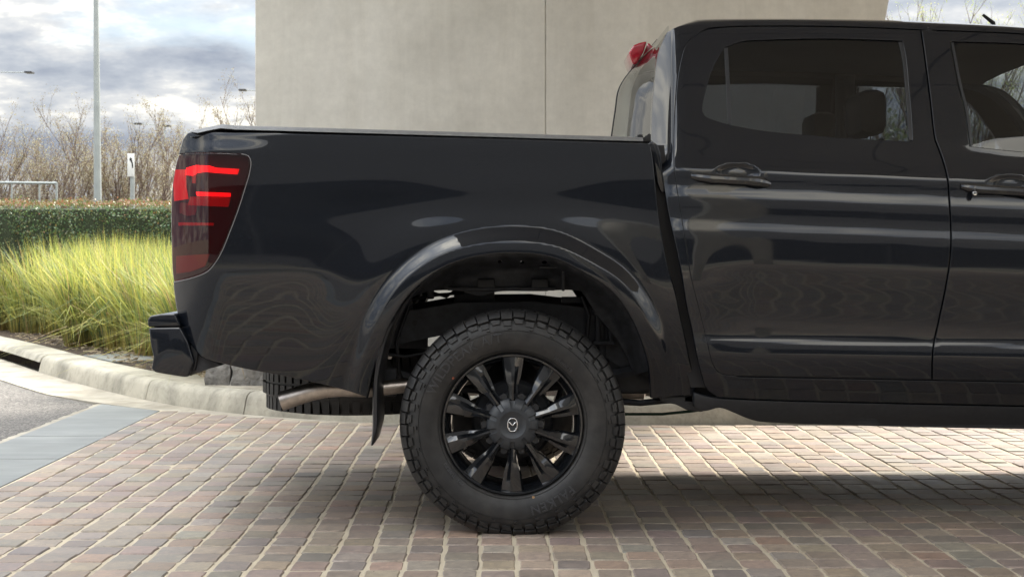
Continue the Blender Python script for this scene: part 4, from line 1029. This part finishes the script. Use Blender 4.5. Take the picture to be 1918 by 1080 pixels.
    for k2 in range(10):
        t = math.pi/2+k2*math.pi/5
        # station: radius, half width, face y, ridge y
        st = [(.070, .0175, .030, .022), (.100, .0165, .028, .018), (.130, .0180, .027, .014), (.150, .0245, .027, .014), (.170, .0300, .0275, .016), (.195, .0340, .028, .020), (.218, .0375, .027, .024), (.235, .0395, .027, .027)]
        bm = bmesh.new(); rows = []
        for r, hw, yf_, yr in st:
            sec = [(-hw*.90, yf_+.055), (-hw, yf_+.012), (-hw*.80, yf_), (-hw*.15, yr), (hw*.22, yr+.001), (hw*.62, yf_+.008 if r > .14 else yf_+.003), (hw, yf_+.010), (hw*.9, yf_+.055)]
            rows.append([bm.verts.new((r*math.cos(t)+s*math.sin(t), y, r*math.sin(t)-s*math.cos(t))) for s, y in sec])
        for i in range(len(rows)-1):
            for q in range(7): bm.faces.new((rows[i][q], rows[i+1][q], rows[i+1][q+1], rows[i][q+1]))
        fin('spoke', bm, GLOSSBLK, w_, angle=22)
    # barrel back, hub and drum
    lathe('hub', [(0, .05), (.075, .05), (.105, .062), (.112, .085), (.110, .12), (.04, .13), (0, .13)], SATIN, w_, 48)
    lathe('brake_drum', [(0, .125), (.135, .125), (.145, .135), (.145, .20), (.135, .21), (0, .21)], UNDER, w_, 48)
    for k2 in range(10):
        t = math.pi/2+(k2+.5)*math.pi/5
        bm = bmesh.new(); bmesh.ops.create_cone(bm, segments=6, radius1=.016, radius2=.013, depth=.03, cap_ends=True, matrix=Matrix.Translation((.098*math.cos(t), .055, .098*math.sin(t))) @ Matrix.Rotation(R(90), 4, 'X')); fin('hub_lobe', bm, SATIN, w_)
    # centre cap: ten blocks round a dished disc
    bm = bmesh.new(); n = 200; prof = [(0, .0115), (.018, .0112), (.034, .009), (.0425, .0045), (.047, .0025), (.058, .0035), (.070, .0075), (.082, .0145), (.090, .024), (.091, .045)]
    rows = []
    for i in range(n):
        a = 2*math.pi*i/n; ph = (a-math.pi/2)/(math.pi/5) % 1.0; ph = min(ph, 1-ph)     # 0 at a spoke
        g = float(sst(.13, .20, np.array(ph)))
        row = []
        for r, y in prof:
            f = (r > .064)
            row.append(bm.verts.new(((r-(.009*(1-g) if r > .085 else 0))*math.cos(a), y+(.006*(1-g) if f else 0), (r-(.009*(1-g) if r > .085 else 0))*math.sin(a))))
        rows.append(row)
    for i in range(n):
        j = (i+1) % n
        for q in range(len(prof)-1):
            bm.faces.new((rows[i][q], rows[i][q+1], rows[j][q+1], rows[j][q]))
    bmesh.ops.remove_doubles(bm, verts=bm.verts, dist=1e-6); fin('centre_cap', bm, CAPM, w_, angle=28)
    # maker's emblem: rounded ring with a winged V
    bm = bmesh.new()
    ring = [(.0165*math.copysign(abs(math.cos(t))**.8, math.cos(t)), .0225*math.copysign(abs(math.sin(t))**.8, math.sin(t))) for t in np.linspace(0, 2*math.pi, 33)[:-1]]
    add_tube(bm, [(x, .0085, z) for x, z in ring]+[(ring[0][0], .0085, ring[0][1])], .0024, 6, False)
    for s in (-1, 1):
        add_tube(bm, [(s*.0155, .009, .010), (s*.009, .0078, .0075), (s*.003, .0075, .0005), (0, .0075, -.0035)], [.001, .0028, .0026, .0018], 6)
        add_tube(bm, [(s*.0125, .0085, -.016), (s*.010, .008, -.012)], .003, 6)
    fin('emblem', bm, CHROME, w_, smooth=True)
    return w_
wh = make_wheel()
def copy_tree(o, parent):
    c = o.copy(); C.objects.link(c); c.parent = parent
    for ch in list(o.children): copy_tree(ch, c)
    return c
xf = wh.location.x; zf_ = wh.location.z
c = copy_tree(wh, truck); c.location = (xf, 2*YC, zf_); c.rotation_euler = (0, R(17), math.pi)
c = copy_tree(wh, truck); c.location = (xf+3.125, .0, zf_); c.rotation_euler = (0, R(11), 0)
c = copy_tree(wh, truck); c.location = (xf+3.125, 2*YC, zf_); c.rotation_euler = (0, R(40), math.pi)
# spare wheel hung under the bed
spw = empty('spare_wheel', parent=truck, loc=((674-959)*5.94/F, YC, .365))
prof = [(.20, .05), (.215, .0), (.26, -.012), (.33, -.008), (.362, .01), (.378, .05), (.382, .11), (.378, .17), (.362, .21), (.33, .228), (.26, .232), (.215, .22), (.20, .17)]
t_ = lathe('tyre', prof, None, None, 96, closed=True, angle=180); bm = bmesh.new(); bm.from_mesh(t_.data); bpy.data.objects.remove(t_)
for k2 in range(60):
    a, b = 2*math.pi*k2/60, 2*math.pi*(k2+.72)/60
    for y0, y1, rr in ((.0, .05, .376), (.062, .105, .39), (.115, .158, .39), (.17, .22, .376)):
        vv = [bm.verts.new((r*math.cos(q), y, r*math.sin(q))) for q in (a, b) for r in (.355, rr+.004) for y in (y0, y1)]
        for f in ((0, 1, 3, 2), (4, 6, 7, 5), (0, 4, 5, 1), (2, 3, 7, 6), (0, 2, 6, 4), (1, 5, 7, 3)): bm.faces.new([vv[i] for i in f])
bmesh.ops.rotate(bm, verts=bm.verts, matrix=Matrix.Rotation(R(90), 3, 'X')); fin('tyre', bm, RUBBER, spw, angle=35)
bm = bmesh.new(); bmesh.ops.create_cone(bm, segments=40, radius1=.2, radius2=.2, depth=.08, cap_ends=True, matrix=Matrix.Translation((0, 0, .1))); fin('rim', bm, UNDER, spw)

# ------------------------------------------------------------ planting and edging
# edging rocks behind the kerb
def rock(px0, px1, h, Z, name='edging_rock', label=''):
    s = Z/F; x0, x1 = (px0-959)*s, (px1-959)*s; r = random.Random(int(px0)); bm = bmesh.new()
    bmesh.ops.create_cube(bm, size=1); bmesh.ops.subdivide_edges(bm, edges=bm.edges[:], cuts=5, use_grid_fill=True)
    from mathutils import noise as mn
    for v in bm.verts:
        c = v.co.copy(); q = c.normalized()*.5*1.25; c = c.lerp(q, .13)
        d = mn.noise(Vector((c.x*3+px0, c.y*3, c.z*3)))*.07+mn.noise(Vector((c.x*9+px0, c.y*9, c.z*9)))*.05
        c += c.normalized()*d; v.co = Vector((c.x*(x1-x0), c.y*.26, (c.z+.5)*h))
    o = fin(name, bm, ROCKM, None, angle=42); o.location = ((x0+x1)/2, Z-CD+.13, .128); return tag(o, label, 'rock', 'rough bluestone rocks edging the garden bed')
rock(384, 431, .17, 9.24, label='small rough grey rock at the left end of the edging row behind the kerb')
rock(432, 540, .21, 9.20, label='long rough grey rock second from the left in the edging row, partly behind the tailpipe')
for k2, (a, b) in enumerate(((543, 640), (643, 760), (763, 850), (1100, 1230), (1233, 1330), (1333, 1480))):
    rock(a, b, .19, 8.75 if a > 700 else 9.0, label=('rough grey edging rock behind the tailpipe and the hanging spare tyre', 'rough grey edging rock behind the mud flap', 'rough grey edging rock behind the left half of the rear tyre',
         'rough grey edging rock behind the silencer right of the rear tyre', 'rough grey edging rock behind the sill bracket', 'rough grey edging rock behind the rear end of the side sill')[k2])
# concrete apron between kerb and rocks
a = [G(272, 703, .142), G(384, 722, .142), G(500, 731, .142), G(560, 725, .142), G(395, 700, .142), G(330, 695, .142)]
bm = bmesh.new(); v0 = [bm.verts.new((p.x, p.y, .139)) for p in a]; v1 = [bm.verts.new((p.x, p.y, .145)) for p in a]
bm.faces.new(v1[::-1])
for i in range(6): bm.faces.new((v0[i], v0[(i+1) % 6], v1[(i+1) % 6], v1[i]))
tag(fin('garden_apron', bm, GUTTER), kind='structure')
# drain pit lid
p = [G(8, 640, .15), G(122, 640, .15), G(140, 672, .15), G(34, 643.5, .15)]
bm = bmesh.new(); q0 = [Vector((-3.98, 6.60, 0)), Vector((-3.18, 6.22, 0)), Vector((-3.04, 6.62, 0)), Vector((-3.80, 7.05, 0))]
i_ = kidx(-3.62); c0 = kc[i_]+kn(i_)*.32; tt = (kc[i_+1]-kc[i_-1]).normalized(); nn_ = kn(i_)
q0 = [c0-tt*.42, c0+tt*.42, c0+tt*.42+nn_*.46, c0-tt*.42+nn_*.46]
lo = [bm.verts.new((q.x, q.y, .12)) for q in q0]; hi = [bm.verts.new((q.x, q.y, .148)) for q in q0]
bm.faces.new(hi)
for i in range(4): bm.faces.new((lo[i], lo[(i+1) % 4], hi[(i+1) % 4], hi[i]))
tag(fin('drain_lid', bm, SLATE), 'flat grey stone lid of the kerbside drain pit between two grass clumps', 'drain lid')
# grass
def blades(clumps, seed):
    """clumps: (x, y, z, radius, height, n)"""
    g = np.random.default_rng(seed); V, Fc, Cc = [], [], []; off = 0
    for cx, cy, cz, rad, h, n in clumps:
        a = g.uniform(0, 2*np.pi, n); r0 = rad*.45*np.sqrt(g.uniform(0, 1, n)); bx, by = cx+r0*np.cos(a), cy+r0*np.sin(a)
        lean = g.uniform(.02, .34, n)*(.4+r0/(rad*.45)); az = a+g.normal(0, .7, n); L_ = h*g.uniform(.55, 1.12, n)
        wd = g.uniform(.0035, .0070, n); col = np.empty((n, 3)); t = g.uniform(0, 1, n)
        base = np.array([.23, .28, .09]); yel = np.array([.48, .44, .13]); dk = np.array([.12, .18, .08]); dry = np.array([.36, .27, .15])
        col[:] = base+(yel-base)*t[:, None]**1.3; q = g.uniform(0, 1, n); col[q < .18] = dk; col[q > .93] = dry; col *= g.uniform(.8, 1.2, (n, 1))
        drop = g.uniform(0, 1, n) < .12
        for i in range(n):
            tx, ty = -math.sin(az[i]+g.uniform(-1, 1)), math.cos(az[i]); k = math.hypot(tx, ty) or 1; tx, ty = tx/k, ty/k
            pts = []; bend = lean[i]*(1+1.8*drop[i])
            for s in (0, .35, .68, 1.0):
                hor = L_[i]*bend*s*s*1.4; up = L_[i]*s*(1-.35*bend*s*s*(1+drop[i]*1.2))
                pts.append((bx[i]+math.cos(az[i])*hor, by[i]+math.sin(az[i])*hor, cz+up))
            ws = (wd[i]*.9, wd[i], wd[i]*.75)
            for s in range(3):
                x, y, z = pts[s]; V += [(x-tx*ws[s], y-ty*ws[s], z), (x+tx*ws[s], y+ty*ws[s], z)]
            V.append(pts[3]); Fc += [(off, off+1, off+3, off+2), (off+2, off+3, off+5, off+4), (off+4, off+5, off+6)]; off += 7
            c4 = [*col[i], 1]; lowc = [col[i][0]*1.02+.02, col[i][1]*.82+.01, col[i][2]*.9, 1]; Cc += [lowc, lowc]+[c4]*5
    return V, Fc, Cc
def bed_clump(px, d, rad, h, n):          # d metres behind the kerb face, at the pixel column px
    best = min(range(len(kc)), key=lambda i: abs(959+kc[i].x*F/(kc[i].y+CD)-px)); p = kc[best]+kn(best)*d
    return (p.x, p.y, .13, rad, h, n)
front = [(218, .58, .30, .86, 1050, 'broad yellow-green grass clump beside the drain lid, second from the left edge'), (300, .54, .30, .80, 1000, 'tall bright grass clump directly left of the rear bumper of the pickup'),
         (20, .62, .30, .84, 1000, 'grass clump at the left edge of the photo above the kerb drain opening'), (-110, .6, .32, .85, 600, 'grass clump just beyond the left edge of the photo by the kerb')]
for i, (px, d, rad, h, n, lb) in enumerate(front):
    V, Fc, Cc = blades([bed_clump(px, d, rad, h, n), bed_clump(px+22, d+.1, rad*.7, h*.75, n//3)], 20+i)
    x0, y0 = V[0][0], V[0][1]; V = np.array(V)-np.array([x0, y0, .13]); o = tone_mesh('grass_clump', V, Fc, Cc, GRASS); o.location = (x0, y0, .13)
    tag(o, lb, 'grass clump', 'strappy grass clumps along the kerb')
g = random.Random(11); cl = [bed_clump(75, .85, .26, .86, 420), bed_clump(110, 1.1, .3, .95, 420), bed_clump(160, .95, .28, .95, 420), bed_clump(-40, .9, .3, .95, 400), bed_clump(255, .95, .3, .95, 500), bed_clump(330, .95, .3, .9, 400), bed_clump(380, 1.1, .3, .9, 300)]
x = -7.2
for row in range(20):
    y = 5.35+row*.31
    for k2 in range(21):
        x = -7.4+k2*.32+g.uniform(-.08, .08)
        yy = y+g.uniform(-.08, .08)
        i = kidx(x); back_ = kc[i]
        if (Vector((x, yy, 0))-back_).dot(kn(i)) < .75: continue
        px = 959+x*F/(yy+CD)
        if px > 470 or px < -260: continue
        cl.append((x, yy, .13, .26, .90+.008*row+g.uniform(-.09, .06), 190))
V, Fc, Cc = blades(cl, 5)
tag(tone_mesh('grass', V, Fc, Cc, GRASS), 'dense strappy yellow-green grass filling the bed between the front clumps and the hedge', 'grass', kind='stuff')
# dry litter on the mulch
bm = bmesh.new(); g = random.Random(4)
for k2 in range(420):
    c = bed_clump(g.uniform(-60, 380), g.uniform(.33, .75), 0, 0, 0); a = g.uniform(0, math.pi); l_ = g.uniform(.02, .11); z = .135+g.uniform(0, .035)
    dx, dy_ = math.cos(a)*l_/2, math.sin(a)*l_/2; w2 = .0025
    vv = [bm.verts.new(q) for q in ((c[0]-dx, c[1]-dy_, z), (c[0]+dx, c[1]+dy_, z+g.uniform(-.01, .03)), (c[0]+dx-dy_*.1, c[1]+dy_+w2*2, z+.01), (c[0]-dx-dy_*.1, c[1]-dy_+w2*2, z+.006))]
    bm.faces.new(vv)
tag(fin('leaf_litter', bm, STRAW), 'dry straw and leaf litter scattered on the mulch behind the kerb', 'leaf litter', kind='stuff')
# hedge
g = np.random.default_rng(9)
hx0, hx1, hy0, hy1, hz = -9.2, -.6, 11.6, 12.7, 1.58
hedge = empty('hedge', 'clipped dark green hedge with reddish new tips running behind the yellow grass', 'hedge', loc=(0, 0, 0))
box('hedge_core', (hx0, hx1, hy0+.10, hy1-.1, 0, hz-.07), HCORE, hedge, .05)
V, Fc, Cc = [], [], []; n = 44000
face = g.uniform(0, 1, n)
X = g.uniform(hx0, hx1, n); Zh = np.where(face < .68, g.uniform(.75, hz, n), hz+g.normal(0, .022, n)); Yh = np.where(face < .68, hy0+.06+g.normal(0, .05, n), g.uniform(hy0, hy1, n))
wave = .035*np.sin(X*5.1)+.03*np.sin(X*11.7+Zh*6)+.02*np.sin(Zh*17+X*3); Yh = Yh+np.where(face < .68, wave, 0); Zh = Zh+np.where(face >= .68, .018*np.sin(X*9+Yh*4), 0)
for i in range(n):
    s = g.uniform(.016, .030); d1_ = g.normal(0, 1, 3); d1_ /= np.linalg.norm(d1_); d2_ = np.cross(d1_, g.normal(0, 1, 3)); d2_ /= np.linalg.norm(d2_)
    p = np.array([X[i], Yh[i], Zh[i]]); top = Zh[i] > hz-.035
    a = [p-d1_*s*.5, p+d2_*s*.34, p+d1_*s*.62, p-d2_*s*.34]; b = len(V); V += [tuple(q) for q in a]; Fc.append((b, b+1, b+2, b+3))
    u = g.uniform()
    if top: c = (.27, .14, .09) if u < .42 else ((.20, .17, .08) if u < .75 else (.10, .13, .045))
    else: c = (.10, .16, .085) if u < .45 else ((.16, .22, .12) if u < .8 else ((.20, .19, .06) if u < .88 else ((.13, .17, .07) if u < .97 else (.26, .14, .07))))
    c = [q*g.uniform(.75, 1.25) for q in c]+[1]; Cc += [c]*4
tag(tone_mesh('foliage', V, Fc, Cc, LEAF, hedge), kind='stuff')
# bare trees with pale blossom buds
def tree(px, Z, top_py, seed, label, spread=.38, stems=7, dens=1.0, group='bare budding trees beyond the hedge', green=False):
    s = Z/F; x, y = (px-959)*s, Z-CD; H = CAMH+(475-top_py)*s; r = random.Random(seed)
    t = empty('bare_tree', label, 'tree', group, loc=(x, y, 0))
    bt = bmesh.new(); bb = bmesh.new(); buds = []
    add_tube(bt, [(0, 0, -.05), (.02, 0, H*.10), (0, .02, H*.2)], [H*.022, H*.018, H*.014], 7)
    def grow(p, d, l, rad, lvl):
        pts = [Vector(p)]; q = Vector(p); dd = Vector(d); n = 4
        for i in range(n):
            dd = (dd+Vector((r.uniform(-1, 1), r.uniform(-1, 1), r.uniform(-.2, 1.0)))*(.10 if lvl else .06)).normalized(); q = q+dd*l/n; pts.append(q.copy())
            if lvl >= 1:
                for _ in range(int(2*dens)): 
                    if r.random() < .6: buds.append(q+Vector((r.gauss(0, .03), r.gauss(0, .03), r.gauss(0, .04))))
        add_tube(bb, pts, [rad*(1-.75*i/n) for i in range(n+1)], 4 if lvl else 5, False)
        if lvl < 3:
            for k in range((7, 6, 3)[lvl]):
                u = r.uniform(.25, 1); i = min(n-1, int(u*n)); p2 = pts[i].lerp(pts[i+1], u*n-i); a = r.uniform(0, 2*math.pi); sp2 = r.uniform(.35, .75)
                d2v = (dd*(1-.1)+Vector((math.cos(a)*sp2, math.sin(a)*sp2, r.uniform(.0, .45)))).normalized()
                grow(p2, d2v, l*r.uniform(.32, .52), rad*.52*(1-.35*u), lvl+1)
    for k in range(stems):
        a = 2*math.pi*k/stems+r.uniform(-.3, .3); sp2 = spread*r.uniform(.3, 1.1); d = Vector((math.cos(a)*sp2, math.sin(a)*sp2, 1)).normalized()
        grow((0, 0, H*r.uniform(.08, .2)), d, H*r.uniform(.62, .84), H*.0105, 0)
    fin('trunk', bt, BARK, t); fin('branches', bb, BARK, t)
    zm = max(b.z for b in buds)
    V, Fc, Cc = [], [], []
    for b in buds:
        for _ in range(2):
            u = r.random(); c = (.38, .36, .31) if u < .3 else ((.22, .20, .14) if u < .65 else (.20, .15, .12))
            if green: c = (.30, .36, .15) if u < .6 else (.42, .42, .22)
            s_ = r.uniform(.016, .036)*(Z/24); e = Vector((r.gauss(0, 1), r.gauss(0, 1), r.gauss(0, 1))).normalized(); f = e.cross(Vector((r.gauss(0, 1), r.gauss(0, 1), 1))).normalized()
            p = b+Vector((r.gauss(0, .03), r.gauss(0, .03), r.gauss(0, .03))); k = len(V); V += [tuple(p-e*s_*.5), tuple(p+f*s_*.35), tuple(p+e*s_*.5), tuple(p-f*s_*.35)]; Fc.append((k, k+1, k+2, k+3)); Cc += [[*c, 1]]*4
    tag(tone_mesh('buds', V, Fc, Cc, BUD, t), kind='stuff')
    k = 1.1*H/max(zm, .1); t.scale = (k, k, k)
    return t
tree(-30, 23, 225, 1, 'bare tree cut by the left edge of the photo', .30, 5)
tree(14, 24, 218, 2, 'narrow upright bare tree close to the left edge above the pipe rail', .16, 4)
tree(92, 23, 240, 3, 'rounded bare tree above the right end of the pipe rail', .42, 7)
tree(152, 25, 212, 4, 'bare tree immediately left of the tall light pole', .34, 7)
tree(232, 24, 208, 5, 'wide bare tree between the tall light pole and the arrow sign', .46, 8, 1.0)
tree(282, 27, 222, 6, 'bare tree standing right of the arrow sign near the tail light', .42, 7)
tree(335, 30, 300, 7, 'low pale bare tree half hidden by the rear of the pickup', .5, 7)
0 and tree(182, 31, 262, 8, 'further bare tree half hidden behind the tall light pole', .4, 6)
0 and tree(50, 30, 262, 12, 'further low bare tree behind the pipe rail', .45, 6)
tree(492, 20, 172, 9, 'bare tree peeping out left of the beige wall', .22, 4)
tree(1712, 24, -14, 14, 'tall budding tree rising above the cab roof beside the beige wall', .30, 6, 1.0, 'budding trees above the cab roof', True)
tree(1795, 23, 18, 15, 'budding tree whose tips show over the roof left of the antenna', .34, 6, 1.0, 'budding trees above the cab roof', True)
tree(1905, 23, 16, 16, 'budding tree whose tips show over the roof right of the antenna', .34, 6, 1.0, 'budding trees above the cab roof', True)
tree(2060, 22, 10, 17, 'budding tree just beyond the right edge of the photo', .4, 7, 1.0, 'budding trees above the cab roof', True)
# scrub: leafy bank seen through the cab windows
V, Fc, Cc = [], [], []; g = np.random.default_rng(33)
for i in range(9000):
    x_, y_ = g.uniform(3.2, 14), g.uniform(12.6, 15); z_ = g.uniform(.1, 2.5+.5*math.sin(x_*1.7)); s_ = g.uniform(.05, .10)
    d1_ = g.normal(0, 1, 3); d1_ /= np.linalg.norm(d1_); d2_ = np.cross(d1_, g.normal(0, 1, 3)); d2_ /= np.linalg.norm(d2_); p = np.array([x_, y_, z_])
    k2 = len(V); V += [tuple(p-d1_*s_*.5), tuple(p+d2_*s_*.3), tuple(p+d1_*s_*.5), tuple(p-d2_*s_*.3)]; Fc.append((k2, k2+1, k2+2, k2+3)); u = g.uniform()
    c = (.14, .17, .08) if u < .5 else ((.28, .26, .16) if u < .8 else (.08, .11, .05)); Cc += [[*c, 1]]*4
tag(tone_mesh('shrub_bank', V, Fc, Cc, LEAF), 'loose green shrub bank seen through the cab windows', 'shrubs', kind='stuff')

# ------------------------------------------------------------ poles, lamps, rail, sign
def wp(px, py, Z): s = Z/F; return Vector(((px-959)*s, Z-CD, CAMH+(475-py)*s))
Zp = 19.0; b = wp(183, 475, Zp); lp = empty('light_pole', 'tall tapered grey light pole rising behind the hedge', 'light pole', loc=(b.x, b.y, 0))
s = Zp/F; hgt = 7.5
xt = wp(176, -600, Zp)
tube('pole', [(0, 0, 0), (0, 0, wp(0, 378, Zp).z), (wp(180, 0, Zp).x-b.x, 0, wp(0, 0, Zp).z), (wp(178, -500, Zp).x-b.x, 0, 6.8)], [8*s, 7.3*s, 4.6*s, 3.4*s], GALV, lp, 20)
bx_ = wp(178, -500, Zp).x-b.x
tube('lamp_arm', [(bx_, 0, 6.75), (bx_-.3, 0, 7.0), (bx_-1.2, 0, 7.1)], .03, GALV, lp); box('lamp_head', (bx_-1.9, bx_-1.15, -.12, .12, 7.05, 7.15), GALV, lp, .02)
box('base_plate', (-.2, .2, -.2, .2, 0, .03), GALV, lp)
def street(pxp, py, Z, heads, label):
    b = wp(pxp, py, Z); o = empty('street_lamp', label, 'street lamp', 'distant street lamps', loc=(b.x, b.y, 0)); s = Z/F
    tube('pole', [(0, 0, 0), (0, 0, b.z+heads[0][2]*s*0+.05)], [1.6*s, 1.1*s], GALV, o, 8)
    for x0, x1, dyp in heads:
        a = Vector(((x0-pxp)*s, 0, b.z+dyp*s*0)); e = Vector(((x1-pxp)*s, 0, b.z+dyp*s))
        tube('lamp_arm', [a, e], 1.0*s, GALV, o, 6)
        d = 1 if x1 > x0 else -1; w0, w1 = sorted((e.x-d*10*s, e.x+d*4*s))
        bm = bmesh.new(); add_box(bm, w0, w1, -.12, .12, e.z-1.6*s, e.z+1.4*s); bmesh.ops.bevel(bm, geom=bm.edges[:], offset=.6*s, segments=2, affect='EDGES'); fin('lamp_head', bm, DARKM, o, angle=40)
street(-70, 134, 34, [(-70, 58, -2)], 'street lamp arm reaching in from the left edge of the photo')
street(560, 172, 40, [(560, 452, 3)], 'street lamp head poking out left of the beige wall')
street(309, 235, 48, [(309, 256, 3), (309, 316, -1)], 'slim double-armed street lamp above the trees left of the tail light')
tube_o = empty('pipe_rail', 'grey pipe handrail on thin posts at the left edge behind the hedge', 'handrail', loc=(wp(0, 0, 18).x, 13, 0))
s = 18/F; zr = wp(0, 342, 18).z
tube('top_rail', [(-140*s, 0, zr+.01), (0, 0, zr), (106*s, 0, zr-.008)], 2.6*s, GALV, tube_o, 10)
for q in (-60, 22, 74, 106): tube('post', [(q*s, 0, 0), (q*s, 0, zr)], (1.6 if q != 106 else 2.2)*s, GALV, tube_o, 8)
s = 20/F; b = wp(248, 330, 20); sg = empty('traffic_sign', 'narrow white sign with a black left-curving arrow on a grey post', 'sign', loc=(b.x, 15, 0))
tube('post', [(0, 0, 0), (0, 0, wp(0, 292, 20).z)], 4.3*s, GALV, sg, 12)
zt, zb = wp(0, 288, 20).z, wp(0, 331, 20).z
box('sign_plate', (-8*s, 4.5*s, -.045, -.036, zb, zt), mat('sign_white', (.72, .73, .72), .5), sg, .003)
def sxy(px, py): return ((px-248)*s, CAMH+(475-py)*s)
bm = bmesh.new()
ar = [(249.0, 315), (251.0, 315), (250.6, 306), (248.4, 299), (249.2, 298), (245.2, 295), (243.8, 301.5), (245.4, 300.6), (248, 306)]
bm.faces.new([bm.verts.new((sxy(*p)[0], -.0475, sxy(*p)[1])) for p in ar])
fin('arrow', bm, TRIM, sg)
